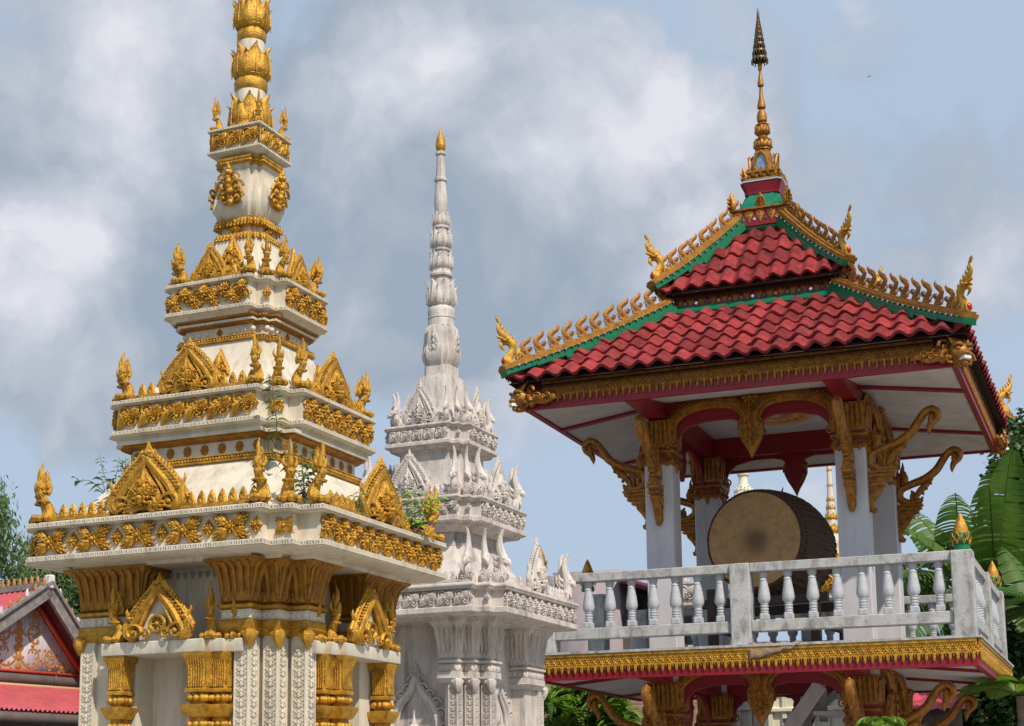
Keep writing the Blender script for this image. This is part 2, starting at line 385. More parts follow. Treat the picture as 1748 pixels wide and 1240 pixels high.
def u_gable(wheel=False):
    """pointed pediment, width 1 (-.5...5), height 1.0 incl. bud; base z=0. mats: 0 ornament, 1 panel"""
    mb = MB()
    mb.add(prism([(-.33, 0), (.33, 0), (.33, .24), (.23, .46), (0, .73), (-.23, .46), (-.33, .24)], -.03, .05, 1 if wheel else 0))
    for s_ in (-1, 1):
        arc = [(s_ * .42, .12), (s_ * .35, .25), (s_ * .265, .40), (s_ * .16, .55), (s_ * .055, .68), (0, .78)]
        mb.add(stube([(x, z, .056) for x, z in arc], 7, 3), T(0, -.07, 0))
        mb.add(stube([(x * .76, z - .05, .028) for x, z in arc], 5, 3), T(0, -.08, 0)); mb.add(stube([(x * 1.12, z + .03, .035) for x, z in arc], 5, 3), T(0, -.03, 0))
        q = smooth_path([(x * 1.13 + s_ * .015, z + .045) for x, z in arc], 3)
        for i, p in enumerate(q[:-1]):
            mb.add(CURL if s_ > 0 else CURLM, T(p[0], -.07, p[1]) @ S(.125)); mb.add(stube([(0, 0, .036), (s_ * .035, .045, .030), (s_ * .03, .10, .006)], 5, 2), T(p[0] + s_ * .015, -.05, p[1] + .015))
        mb.add(CURL if s_ < 0 else CURLM, T(s_ * .33, -.09, .12) @ S(.24)); mb.add(CURL if s_ > 0 else CURLM, T(s_ * .16, -.08, .09) @ S(.16))
        mb.add(stube([(s_ * .34, .05, .08), (s_ * .45, .10, .08), (s_ * .47, .24, .06), (s_ * .44, .33, .045), (s_ * .50, .44, .02), (s_ * .49, .52, .004)], 6, 3), T(0, -.05, 0))
        mb.add(BALL, T(s_ * .43, -.08, .33) @ S(.045))
    mb.add(FLEAFS, T(0, -.04, .68) @ S(.24, .4, .33)); mb.add(BALL, T(0, -.06, .74) @ S(.075)); mb.add(BALL, T(0, -.06, .85) @ S(.055))
    mb.add(BALL, T(-.05, -.08, .79) @ S(.04)); mb.add(BALL, T(.05, -.08, .79) @ S(.04))
    if wheel:
        mb.add(tube([(.115 * cos(2 * pi * i / 20), -.07, .25 + .115 * sin(2 * pi * i / 20)) for i in range(21)], .026, 6))
        mb.add(tube([(.135 * cos(2 * pi * i / 20), -.05, .25 + .135 * sin(2 * pi * i / 20)) for i in range(21)], .012, 6))
        for i in range(8):
            a = i * pi / 4; mb.add(tube([(0, -.06, .25), (.1 * cos(a), -.06, .25 + .1 * sin(a))], [.008, .014], 5))
        mb.add(BALL8, T(0, -.07, .25) @ S(.03))
    else:
        mb.add(FLEAF, T(0, -.08, .02) @ S(.52, 1.1, .60)); mb.add(FLOWER, T(0, -.17, .18) @ S(.24, .4, .24)); mb.add(BALL, T(0, -.17, .34) @ S(.06))
        for s_ in (-1, 1): mb.add(ACAN, T(s_ * .05, -.10, .06) @ S(s_ * .26, .3, .2)); mb.add(ACAN, T(s_ * .03, -.12, .22) @ RY(-s_ * .7) @ S(s_ * .2, .3, .16))
    return mb.unit()
GABLE = u_gable(); GABLEW = u_gable(True)
def u_vine():
    """one repeat of a carved strip, width 1, height 1"""
    mb = MB()
    for s_ in (-1, 1):
        mb.add(CURL if s_ > 0 else CURLM, T(s_ * .27, -.02, .25) @ S(.42)); mb.add(CURLM if s_ > 0 else CURL, T(s_ * .30, -.02, .72) @ S(.30))
        mb.add(tube([(0, -.04, .3), (s_ * .2, -.12, .55), (s_ * .42, -.06, .85)], [.08, .08, .02], 5))
    mb.add(stube([(0, 0, .10), (0, .35, .14), (0, .8, .05)], 5, 2), T(0, -.06, 0)); mb.add(BALL, T(0, -.18, .55) @ S(.10))
    return mb.unit()
VINE = u_vine()

def empty(name, loc, rz, label, cat, group=None, kind=None):
    o = bpy.data.objects.new(name, None); COL.objects.link(o); o.location = loc; o.rotation_euler = (0, 0, rz); o.empty_display_size = .3
    o['label'] = label; o['category'] = cat
    if group: o['group'] = group
    if kind: o['kind'] = kind
    return o
def tag(o, label, cat, group=None, kind=None):
    if label: o['label'] = label
    if cat: o['category'] = cat
    if group: o['group'] = group
    if kind: o['kind'] = kind
    return o
def inst(src, parent, M):
    """a copy of a part, sharing its mesh"""
    o = src.copy(); COL.objects.link(o); o.parent = parent; o.matrix_basis = M
    for ch in list(src.children):
        c = ch.copy(); COL.objects.link(c); c.parent = o
    return o
def side(k, t, d, z): return RZ(k * pi / 2) @ T(t, -d, z)

def plan(wu, wv, notch):
    """square plan; notch[c] = (nu, nv) cut in two steps at each corner: (+,-), (+,+), (-,+), (-,-)"""
    P = []
    for c, (sx, sy) in enumerate(((1, -1), (1, 1), (-1, 1), (-1, -1))):
        nu, nv = notch[c]
        if nu <= 0: P.append((sx * wu, sy * wv)); continue
        pts = [(sx * (wu - nu), sy * wv), (sx * (wu - nu), sy * (wv - nv / 2)), (sx * (wu - nu / 2), sy * (wv - nv / 2)), (sx * (wu - nu / 2), sy * (wv - nv)), (sx * wu, sy * (wv - nv))]
        if sx * sy > 0: pts = pts[::-1]
        P += pts
    return P
# ------------------------------------------------------------------ stupas
def frieze_unit(L_, h, style, seed=0):
    """carved band, length L_ along X centred on 0, height h from z=0"""
    rnd = random.Random(seed); mb = MB()
    if style == 'cross':            # crosses of four leaf sprays round a flower, diamonds between
        n = max(1, round(L_ / (h * 2.05))); p = L_ / n
        for i in range(n):
            x = -L_ / 2 + p * (i + .5) - p * .12
            mb.add(FLOWER, T(x, -.02, h * .5) @ S(h * .52, h * .7, h * .56)); mb.add(DIAM, T(x, 0, h * .5) @ S(h * .5, h * .5, h * .56))
            for sx in (-1, 1):
                for sz in (-1, 1):
                    mb.add(ACAN, T(x + sx * h * .12, -.005, h * .5 + sz * h * .12) @ RY(-atan2(sz * .27, sx * .66)) @ S(h * .74, h * .8, h * .46))
            mb.add(DIAM, T(x + p * .5, 0, h * .5) @ S(h * .72, h * .8, h * .76))
    elif style == 'swirl':          # diagonal leaves and facing volutes
        n = max(1, round(L_ / (h * 1.15))); p = L_ / n
        for i in range(n):
            x = -L_ / 2 + p * (i + .5)
            mb.add(CURL, T(x - p * .2, -.003, h * .70) @ S(h * .52, h * .7, h * .52)); mb.add(CURLM, T(x + p * .18, -.003, h * .30) @ S(h * .50, h * .7, h * .5))
            mb.add(ACAN, T(x - p * .42, 0, h * .12) @ RY(-.95) @ S(h * .9, h * .7, h * .44)); mb.add(ACAN, T(x + p * .45, 0, h * .9) @ RY(pi - .95) @ S(h * .85, h * .7, h * .42))
            mb.add(DIAM, T(x + p * .5, 0, h * .5) @ S(h * .36, h * .6, h * .46)); mb.add(FLOWER, T(x, -.02, h * .5) @ S(h * .40, h * .6, h * .38))
            mb.add(tube([(x - p * .5, -.01, h * .06), (x - p * .1, -.03, h * .2), (x + p * .1, -.03, h * .8), (x + p * .5, -.01, h * .95)], h * .05, 5))
    else:                           # dense scattered clusters
        n = max(2, round(L_ / (h * .52))); p = L_ / n
        for i in range(n):
            x = -L_ / 2 + p * (i + .5); z = h * (.66 if i % 2 else .34)
            mb.add(FLOWER, T(x, -.02, z) @ S(h * .52, h * .8, h * .52)); mb.add(ACAN, T(x, -.0, z) @ RY(-rnd.uniform(-.5, .5) - (1.2 if i % 2 else -1.2)) @ S(h * .5, h * .7, h * .42))
            mb.add(CURL if i % 2 else CURLM, T(x + p * .3, 0, h - z) @ S(h * .46, h * .7, h * .46)); mb.add(ACAN, T(x + p * .4, 0, h * .5) @ RY(-rnd.uniform(0, 6.28)) @ S(h * .46, h * .6, h * .38))
    return mb.unit()

def meander(mb, P, z0, h, pitch, out_=.012, mi=0):
    n = len(P)
    for i in range(n):
        (ax, ay), (bx, by) = P[i], P[(i + 1) % n]; l = hypot(bx - ax, by - ay)
        if l < pitch * 1.2: continue
        k = max(1, int(l / pitch)); p = l / k; ang = atan2(by - ay, bx - ax)
        F_ = T(ax, ay, z0) @ RZ(ang)
        for j in range(k):
            x = p * j
            mb.add(box(x + p * .08, x + p * .62, -out_, .002, h * .70, h * .90, mi), F_)
            mb.add(box(x + p * .42, x + p * .62, -out_, .002, h * .32, h * .70, mi), F_)
            mb.add(box(x + p * .0, x + p * .2, -out_, .002, h * .12, h * .70, mi), F_)
            mb.add(box(x + p * .2, x + p * .95, -out_, .002, h * .12, h * .26, mi), F_)

def beadline(mb, P, z, pitch, r, mi=0, elong=1.0):
    n = len(P)
    for i in range(n):
        (ax, ay), (bx, by) = P[i], P[(i + 1) % n]; l = hypot(bx - ax, by - ay)
        if l < pitch * .8: continue
        k = max(1, round(l / pitch))
        for j in range(k):
            t = (j + .5) / k; mb.add(BALL, T(ax + (bx - ax) * t, ay + (by - ay) * t, z) @ RZ(atan2(by - ay, bx - ax)) @ S(r, r * .8, r * elong), mi)

def lotus_tier(r, h, n=8, mi=0):
    """cup of two rows of pointed petals, base z=0"""
    mb = MB()
    prof = [(r * .72, 0), (r * .98, h * .12), (r * 1.0, h * .32), (r * .86, h * .55), (r * .78, h * .78), (r * .66, h * .80)]
    mb.add(lathe(prof, 24, mi))
    for row, (ph, hh, rr) in enumerate(((0, 1.0, 1.0), (pi / n, .78, 1.05))):
        for i in range(n):
            a = 2 * pi * i / n + ph
            V = []; F = []
            for j in range(7):
                t = j / 6; z = h * (.06 + (hh - .06) * t)
                rad = np.interp(t, [0, .2, .5, .8, .92, 1], [.80, 1.02, 1.0, .94, 1.02, 1.16]) * r * rr
                w = np.interp(t, [0, .25, .55, .8, 1], [.6, 1.15, 1.2, .8, .03]) * r * 5.6 / n
                for q, (dx, bul) in enumerate(((-.5, -.14), (-.25, .04), (0, .10), (.25, .04), (.5, -.14))):
                    V.append((rad + bul * r - .0 * dx, dx * w, z - abs(dx) * h * .10 * t))
            for j in range(6):
                for q in range(4): b = j * 5 + q; F.append((b, b + 1, b + 6, b + 5))
            mb.add(U(V, F, mi), RZ(a))
            mb.add(tube([(r * 1.14 * rr, 0, h * .15 * hh), (r * 1.12 * rr, 0, h * .5 * hh), (r * 1.03 * rr, 0, h * .85 * hh), (r * 1.1 * rr, 0, h * hh)], [r * .03, r * .04, r * .035, r * .01], 5, mi), RZ(a))
    return mb.unit()

def fluted_flare(mb, P, z0, z1, out_, pitch, mi=0, nose=True):
    """capital: plan polygon flared outwards at the top, with ribs and a row of buds at its foot"""
    H_ = z1 - z0; pr = [(.0, z0), (.02, z0 + .04 * H_), (.012, z0 + .12 * H_), (.02, z0 + .35 * H_), (.035, z0 + .55 * H_), (out_ * .42, z0 + .78 * H_), (out_, z0 + .95 * H_), (out_, z1)]
    mb.add(loft(P, pr, mi))
    n = len(P)
    for i in range(n):
        (ax, ay), (bx, by) = P[i], P[(i + 1) % n]; l = hypot(bx - ax, by - ay)
        if l < pitch * .6: continue
        k = max(1, round(l / pitch)); ang = atan2(by - ay, bx - ax)
        for j in range(k + 1):
            t = (j + .0) / k; x = l * t; spread = (t - .5) * 2 * out_ * .35
            M_ = T(ax, ay, 0) @ RZ(ang)
            rr = pitch * (.36 if j % 2 else .24)
            q = [(x, -.012, z0 + .1 * H_), (x, -.022, z0 + .35 * H_), (x + spread * .1, -.037, z0 + .55 * H_), (x + spread * .45, -out_ * .52, z0 + .80 * H_), (x + spread * .8, -out_ * .9, z0 + .93 * H_)]
            mb.add(tube(q, [rr * .8, rr, rr, rr * 1.1, rr * .9], 5, mi), M_)
            if nose and j < k: mb.add(BUD, M_ @ T(x + l / k / 2, -.02, z0 + .05 * H_) @ S(pitch * .95, pitch * .6, pitch * 1.5), mi)

def make_stupa(name, label, C, yaw, ra, G_, MW, MG, sp):
    """G_: gilded (True) or all white; sp: levels measured from the photograph"""
    root = empty(name, (C[0], C[1], 0), yaw, label, 'stupa')
    white = MW; og = MG; q_ = sp['q']
    # ---- shaft: recessed core, corner piers with three carved posts at each corner
    w = sp['shaft_w']; s_ = sp['step']; zt = sp['cap0']
    core = MB(); cw = w - sp['recess']
    core.add(box(-cw, cw, -cw * ra, cw * ra, 0, sp['soffit'] - .002))
    core.build('core_wall', white, root)
    base = MB()
    for i, (o_, z0, z1) in enumerate(((.45, 0, .35), (.35, .35, .55), (.25, .55, .7), (.15, .7, .85))):
        base.add(loft(plan(w + o_, w * ra + o_, [(.3, .3)] * 4), [(0, z0), (0, z1 - .03), (-.03, z1)]))
    base.build('stepped_base', white, root)
    wv = w * ra
    for c, (sx, sy) in enumerate(((1, -1), (1, 1), (-1, 1), (-1, -1))):
        inn = sp['pier']; cap = MB(); pier = MB(); band = MB(); gband = MB(); strip = MB()
        nn = [(0, 0)] * 4
        # staircase pier polygon in the corner's own frame: a, b measured from axis outwards
        st = [(w - inn, -wv), (w - 2 * s_, -wv), (w - 2 * s_, -wv + s_), (w - s_, -wv + s_), (w - s_, -wv + 2 * s_), (w, -wv + 2 * s_), (w, -wv + inn), (w - inn, -wv + inn)]
        def tr(P):
            if c == 0: return P
            Q = [(sx * abs(a) if a > 0 else a, b) for a, b in P]
            Q = [(sx * a, -sy * b) for a, b in P]
            return Q[::-1] if sx * -sy < 0 else Q
        if c: st = [(w - inn, -wv), (w, -wv), (w, -wv + inn), (w - inn, -wv + inn)]
        pp = tr(offset(st, -.035))
        pier.add(loft(pp, [(0, .8), (0, zt + .02)]))
        posts = []
        PP = ((w - 2 * s_, -wv), (w - s_, -wv + s_), (w, -wv + 2 * s_)) if c == 0 else ((w, -wv),)
        for (a, b) in PP:
            e_ = .022; ps = s_ * .80
            P = tr([(a - ps, b), (a, b), (a, b + ps), (a - ps, b + ps)])
            pier.add(loft(P, [(0, .8), (0, zt + .01)]))
            posts.append(P)
            # carved strips on the two outer faces, with raised fillets
            for k, (cx_, cy_) in enumerate(((a - ps / 2, b), (a, b + ps / 2))):
                ang = 0 if k == 0 else pi / 2
                n0 = int((zt - sp['strip0']) / (ps * .62))
                X_ = sx * cx_; Y_ = -sy * cy_
                nx, ny = (0, -1) if k == 0 else (1, 0)
                nx, ny = sx * nx, -sy * ny; ang = atan2(nx, -ny)
                F_ = T(X_, Y_, 0) @ RZ(ang)
                for f_ in (-.46, .46): pier.add(box(f_ * ps - .006, f_ * ps + .006, -.012, .004, .9, zt - .02), F_)
                if c == 2: continue
                for j in range(n0):
                    strip.add(VINE, F_ @ T(0, -.004, sp['strip0'] + j * ps * .62) @ S(ps * .80, ps * .42, ps * .62))
        sto = tr(st)
        z = zt
        gband.add(loft(offset(sto, .012), [(-.01, z), (.0, z + .01), (.03, z + .05), (.012, z + .055), (.012, z + .115), (0, z + .12)]))
        # hanging petals over each post
        for (a, b) in PP:
            X_ = sx * (a + .012); Y_ = -sy * (b - .012)
            gband.add(revf(lathe([(.01, -.10), (.035, -.06), (.055, -.015), (.05, .03), (.02, .055)], 8)), T(X_, Y_, z + .0) @ RZ(pi / 4))
            gband.add(BALL, T(X_ - sx * .05, Y_ + sy * .0 - .02 * -sy, z + .01) @ S(.022)); gband.add(BALL, T(X_ + sx * .02, Y_ + -sy * .0 + sy * -.05, z + .01) @ S(.022))
        band.add(loft(offset(sto, .005), [(0, z + .118), (.014, z + .13), (.008, z + .14), (.008, z + .185), (.016, z + .195), (0, z + .20)]))
        beadline(band, offset(sto, .012), z + .16, .06, .024, 0, 1.1)
        gband.add(loft(offset(sto, .004), [(0, z + .198), (.03, z + .215), (.03, z + .235), (.0, z + .25)]))
        fluted_flare(cap, sto, z + .245, sp['soffit'], sp['capout'], (.066 if G_ else .055) * q_)
        pi_ = pier.build('pier', white, root)
        if strip.V: strip.build('carved_strip', white, pi_)
        gband.build('petal_moulding', og, root); band.build('beaded_band', white, root)
        cap.build('capital', og if not G_ else GOLDB, root)
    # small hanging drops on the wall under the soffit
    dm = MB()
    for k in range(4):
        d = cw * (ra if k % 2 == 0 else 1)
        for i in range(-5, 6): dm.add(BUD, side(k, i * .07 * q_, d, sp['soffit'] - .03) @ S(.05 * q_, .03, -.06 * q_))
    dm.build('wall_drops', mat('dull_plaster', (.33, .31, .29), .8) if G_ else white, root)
    # ---- projecting shrine front on every face: lintel, gilded columns, pediment, nagas
    if sp.get('shrine'):
        for k in range(4):
            c = sp['shrine_c'][k]; d0 = (wv if k % 2 == 0 else w); zl = sp['lintel']
            sh = T(0, 0, 0)
            s0 = -1 if k in (0, 2) else 1          # outer end is away from the near corner
            lin = MB(); x0, x1 = c - .61, c + .61; f0 = d0 + .17
            # lintel plan: stepped at both ends
            P = [(x0, -f0), (x1 - .28, -f0), (x1 - .28, -f0 + .06), (x1 - .14, -f0 + .06), (x1 - .14, -f0 + .12), (x1, -f0 + .12), (x1, -cw * (ra if k % 2 == 0 else 1)), (x0, -cw * (ra if k % 2 == 0 else 1))]
            if k in (1, 3): P = [(2 * c - x, y) for x, y in P][::-1]
            lin.add(loft(P, [(-.004, zl), (0, zl + .006), (0, zl + .094), (-.005, zl + .1)]), RZ(k * pi / 2))
            lo = lin.build('lintel', white, root)
            m_ = 1 if k in (0, 2) else -1
            cols = [(c - m_ * .50, f0 - .11, .068), (c + m_ * .26, f0 - .12, .085), (c + m_ * .405, f0 - .19, .075)]
            for (x, d, hw) in cols:
                cm = MB()
                def sq(h): return [(x - h, -d - h), (x + h, -d - h), (x + h, -d + h), (x - h, -d + h)]
                prof = [(.03, zl), (.03, zl - .03), (-.004, zl - .10), (-.012, zl - .20), (0, zl - .27), (.012, zl - .285), (.012, zl - .305), (-.02, zl - .31), (-.02, zl - .395), (.0, zl - .398), (.036, zl - .402), (.036, zl - .425), (.004, zl - .495), (-.02, zl - .50), (-.02, zl - .59), (.0, zl - .60), (.0, zl - .70), (-.025, zl - .71), (-.025, .85)]
                cm.add(loft(sq(hw), prof[::-1]), RZ(k * pi / 2))
                for f in range(4):
                    ra_ = RZ(k * pi / 2) @ T(x, -d, 0) @ RZ(f * pi / 2)
                    for j in (-1, 0, 1):
                        for zz, r in ((zl - .352, .030), (zl - .553, .027)): cm.add(BALL8, ra_ @ T(j * hw * .68, -hw + .01, zz) @ S(r))
                    for j in range(-3, 4):
                        cm.add(tube([(j * hw * .27, -hw - .018, zl - .05), (j * hw * .27, -hw - .0, zl - .11), (j * hw * .26, -hw + .002, zl - .2), (j * hw * .25, -hw - .006, zl - .265)], [.009, .010, .011, .007], 5), ra_)
                cm.build('shrine_column', GOLD if G_ else white, root)
            gb = MB(); g_ = sp['shrine_gable']
            gb.add(GABLEW, side(k, c - m_ * .08, f0 - .05, zl + .1) @ S(g_[0], .8, g_[1]))
            gb.build('shrine_pediment', [GOLD if G_ else white, white], root)
            nm = 0
            for (x, d, rz, h) in ((c - m_ * .53, f0 - .06, -m_ * .9, .48), (c - m_ * .60, f0 - .22, -m_ * 1.2, .34), (c + m_ * .34, f0 - .10, m_ * .25, .46), (c + m_ * .51, f0 - .18, m_ * .35, .44)):
                o_ = inst(sp['naga0'], root, side(k, x, d, zl + .1) @ RZ(rz) @ S(h))
    # ---- three ledge tiers
    for ti, t in enumerate(sp['tiers']):
        wt = t['w']; z0, z1 = t['z']; P = plan(wt, wt * ra, t['notch']); e_ = t['e']; fi = t['fi']
        lm = MB()
        lm.add(loft(P, [(-t['under'], z0 - .04), (-t['under'] + .01, z0 - .012), (-.03, z0 - .006), (-.008, z0), (0, z0 + .006), (0, z0 + e_ - .004), (-.004, z0 + e_), (-fi, z0 + e_ + .008), (-fi - .006, z1 - e_ - .01), (-.004, z1 - e_), (0, z1 - e_ + .004), (0, z1 - .006), (-.008, z1), (-.06, z1 + .012), (-t['deck'], z1 + .016)]))
        lo = lm.build('ledge', white, root)
        if G_ and 'meander' in t:
            gm = MB(); gm.add(loft(P, [(.0015, z0 + .010), (.0025, z0 + .011), (.0025, z0 + e_ - .008), (.0015, z0 + e_ - .007)], cap=False)); gm.add(loft(P, [(.0015, z1 - e_ + .008), (.0025, z1 - e_ + .009), (.0025, z1 - .012), (.0015, z1 - .011)], cap=False))
            gm.build('groove_band', GRIME, root)
            kk = MB(); p_ = t['meander']
            meander(kk, offset(P, .002), z0 + .004, e_ - .004, p_); meander(kk, offset(P, .002), z1 - e_ + .004, e_ - .008, p_)
            kk.build('key_pattern', white, root)
        elif not G_:
            kk = MB(); kk.add(loft(P, [(0, z1 - e_ * .7), (.012, z1 - e_ * .55), (.012, z1 - e_ * .3), (0, z1 - e_ * .2)], cap=False)); kk.build('ledge_roll', white, root)
        # friezes on the flat faces
        fh = z1 - z0 - 2 * e_ - .02
        for k in range(4):
            a, b = (wt, wt * ra) if k % 2 == 0 else (wt * ra, wt)       # half-length along, distance out
            nl = t['notch'][(k + 3) % 4][0 if k % 2 == 0 else 1]; nr = t['notch'][k][0 if k % 2 == 0 else 1]
            x0, x1 = -a + nl + .03, a - nr - .03
            fm = MB(); fm.add(frieze_unit(x1 - x0, fh, t['style'][k % 2], k + ti * 5), side(k, (x0 + x1) / 2, b - fi - .003, z0 + e_ + .01))
            f_ = fm.build('frieze', og if G_ else white, lo)
            # gable, buds, batter leaf
            gx = (x0 + x1) / 2 + t.get('gdx', 0) * (1 if k in (0, 2) else -1); gw, gh = t['gable']
            if k == 0 and ti == 0: sp['gable0'] = MB().add(GABLE).build('pediment_ornament', og if G_ else white, root)
            g0 = sp['gable0']; M_ = side(k, gx, b - .10, z1 + .014) @ S(gw, min(gw, gh), gh)
            if k == 0 and ti == 0: g0.matrix_basis = M_
            else: inst(g0, root, M_)
            bmL, bmR = MB(), MB(); bp = t['bud']; bh = bp * 1.38
            x = x0 + .08 * q_ + t.get('cornerclear', .1)
            while x < x1 - .05:
                if abs(x - gx) > gw * .53: (bmL if x < gx else bmR).add(BUD, side(k, x, b - .09, z1 + .025) @ S(bp * .95, bp * .8, bh))
                x += bp
            bmL.add(box(x0 + .06, gx - gw * .48, -b + .04, -b + .13, z1 + .012, z1 + .034), RZ(k * pi / 2)); bmR.add(box(gx + gw * .48, x1 - .02, -b + .04, -b + .13, z1 + .012, z1 + .034), RZ(k * pi / 2))
            for q9 in (bmL, bmR):
                if len(q9.V) > 1: q9.build('bud_row', og if G_ else white, root)
            if t.get('leaf'):
                lw, lh, ld, lz = t['leaf']
                l0 = MB(); l0.add(FLEAF, side(k, gx + t.get('leafdx', .02), ld * (ra if k % 2 == 0 else 1), z1 + lz) @ RX(-.15) @ S(lw, lw * 1.2, lh)); l0.build('batter_leaf', og if G_ else white, root)
        # rosettes on the notched corners
        for c, (sx, sy) in enumerate(((1, -1), (1, 1), (-1, 1), (-1, -1))):
            nu, nv = t['notch'][c]; rm = MB()
            if nu < .05: continue
            W_, V_ = wt, wt * ra
            for (a, b, nx, ny, wdt) in ((W_ - .75 * nu, V_ - nv / 2 - fi, 0, sy, nu / 2), (W_ - nu / 2 - fi, V_ - .75 * nv, sx, 0, nv / 2)):
                ang = atan2(nx, -ny) if ny else (pi / 2 if sx > 0 else -pi / 2)
                F_ = T(sx * a if ny else sx * a, sy * b, z0 + e_ + .01) @ RZ(ang); s2 = min(wdt * .9, fh * .9)
                if t.get('xros') and ny:
                    for ax in (-1, 1):
                        for az in (-1, 1): rm.add(ACAN, F_ @ T(0, 0, fh / 2) @ RY(-atan2(az * .8, ax)) @ S(wdt * .55, fh * .4, fh * .28))
                    rm.add(FLOWER, F_ @ T(0, -.01, fh / 2) @ S(s2 * .5))
                elif t.get('xros'): rm.add(DIAM, F_ @ T(0, 0, fh / 2) @ S(s2 * .62, fh * .4, s2 * .9))
            if not t.get('xros'): rm.add(DIAM, T(sx * (wt - nu / 2 - fi), sy * (wt * ra - nv / 2 - fi), (z0 + z1) / 2) @ RZ(atan2(sx, -sy)) @ S(fh * .5, fh * .6, fh * .7)); rm.add(FLOWER, T(sx * (wt - nu / 2 - fi), sy * (wt * ra - nv / 2 - fi), (z0 + z1) / 2) @ RZ(atan2(sx, -sy)) @ T(0, -.02, 0) @ S(fh * .4))
            rm.build('corner_rosette', og if G_ else white, lo)
        # nagas along the deck corners
        for c, (sx, sy) in enumerate(((1, -1), (1, 1), (-1, 1), (-1, -1))):
            nu, nv = t['notch'][c]; W_, V_ = wt - t['nin'], wt * ra - t['nin']; h = t['naga']
            if nu > .12:
                lst = [(sx * (W_ - nu + .0), sy * V_, atan2(0, -sy)), (sx * (W_ - nu / 2), sy * (V_ - nv / 2), atan2(sx, -sy)), (sx * W_, sy * (V_ - nv), atan2(sx, 0))]
            else:
                lst = [(sx * (W_ - .01), sy * (V_ - .10), atan2(sx * 1.0, -sy * .55)), (sx * (W_ - .10), sy * (V_ - .01), atan2(sx * .55, -sy))]
            for (x, y, a) in lst:
                M_ = T(x, y, z1 + .012) @ RZ(a) @ S(h * t.get('nfat', 1), h, h)
                if sp.get('naga_placed'): inst(sp['naga0'], root, M_)
                else: sp['naga0'].matrix_basis = M_; sp['naga_placed'] = True
        # batter above this ledge, then mouldings and neck
        bt = t['batter']; nb = t['bnotch']; ws = [p[0] for p in bt]
        Ps = [plan(w_, w_ * ra, [(nb * w_, nb * w_)] + [(nb * w_ * .5, nb * w_ * .5)] * 3) for w_ in ws]
        bm = MB(); bm.add(morph(Ps, [p[1] for p in bt])); bm.build('batter', white, root)
        for (kind, w0, za, zb) in t['necks']:
            Pn = plan(w0, w0 * ra, [(nb * w0, nb * w0)] + [(nb * w0 * .5, nb * w0 * .5)] * 3); m2 = MB(); H_ = zb - za
            if kind == 'wall': m2.add(loft(Pn, [(0, za), (0, zb)])); m2.build('neck_wall', white, root)
            elif kind == 'band':
                m2.add(loft(Pn, [(-.02, za), (0, za + H_ * .1), (0, za + H_ * .3), (-.012, za + H_ * .4), (-.012, za + H_ * .8), (0, za + H_ * .85), (-.01, zb)])); beadline(m2, offset(Pn, -.008), za + H_ * .58, .03 * q_, .013 * q_); m2.build('bead_moulding', og if G_ else white, root)
            elif kind == 'petal':
                m2.add(loft(Pn, [(-.02, za), (0, za + H_ * .2), (-.005, zb)]))
                beadline(m2, Pn, za + H_ * .5, .035, .018, 0, 1.6); beadline(m2, offset(Pn, .008), za + H_ * .1, .035, .012); m2.build('petal_band', og if G_ else white, root)
            elif kind == 'flare':
                m2.add(loft(Pn, [(-.05, za), (-.02, za + H_ * .3), (0, za + H_ * .6), (0, zb)])); beadline(m2, Pn, za + H_ * .8, .03 * q_, .010 * q_); m2.build('cornice_moulding', GOLDB if G_ else white, root)
            elif kind == 'rosettes' or kind == 'pearls':
                for k in range(4):
                    a, b = (w0, w0 * ra) if k % 2 == 0 else (w0 * ra, w0); n_ = 8 if kind == 'rosettes' else 10
                    for i in range(n_):
                        x = (i - (n_ - 1) / 2) * (2 * a * .9 / n_) - .03; s2 = H_ * .80
                        if kind == 'rosettes':
                            M_ = side(k, x, b + .001, (za + zb) / 2) @ S(s2, s2 * .45, s2 * 1.1)
                            if 'ros0' in sp: inst(sp['ros0'], root, M_)
                            else: sp['ros0'] = MB().add(FLOWER).add(lathe([(.46, 0), (.42, .1), (.1, .16)], 12), RX(pi / 2)).build('neck_rosette', GOLDB, root); sp['ros0'].matrix_basis = M_
                        elif abs(i - 4.5) > 1:
                            M_ = side(k, x, b, (za + zb) / 2) @ S(H_ * .34)
                            if 'prl0' in sp: inst(sp['prl0'], root, M_)
                            else: sp['prl0'] = MB().add(BALL8).build('neck_pearl', white, root); sp['prl0'].matrix_basis = M_
                if kind == 'pearls' and G_:
                    m3 = MB()
                    for k in range(4): m3.add(DIAM, side(k, -.02, w0 * (ra if k % 2 == 0 else 1), (za + zb) / 2) @ S(H_ * 1.2, H_, H_ * 1.1))
                    m3.build('neck_diamond', GOLDB, root)
    return root
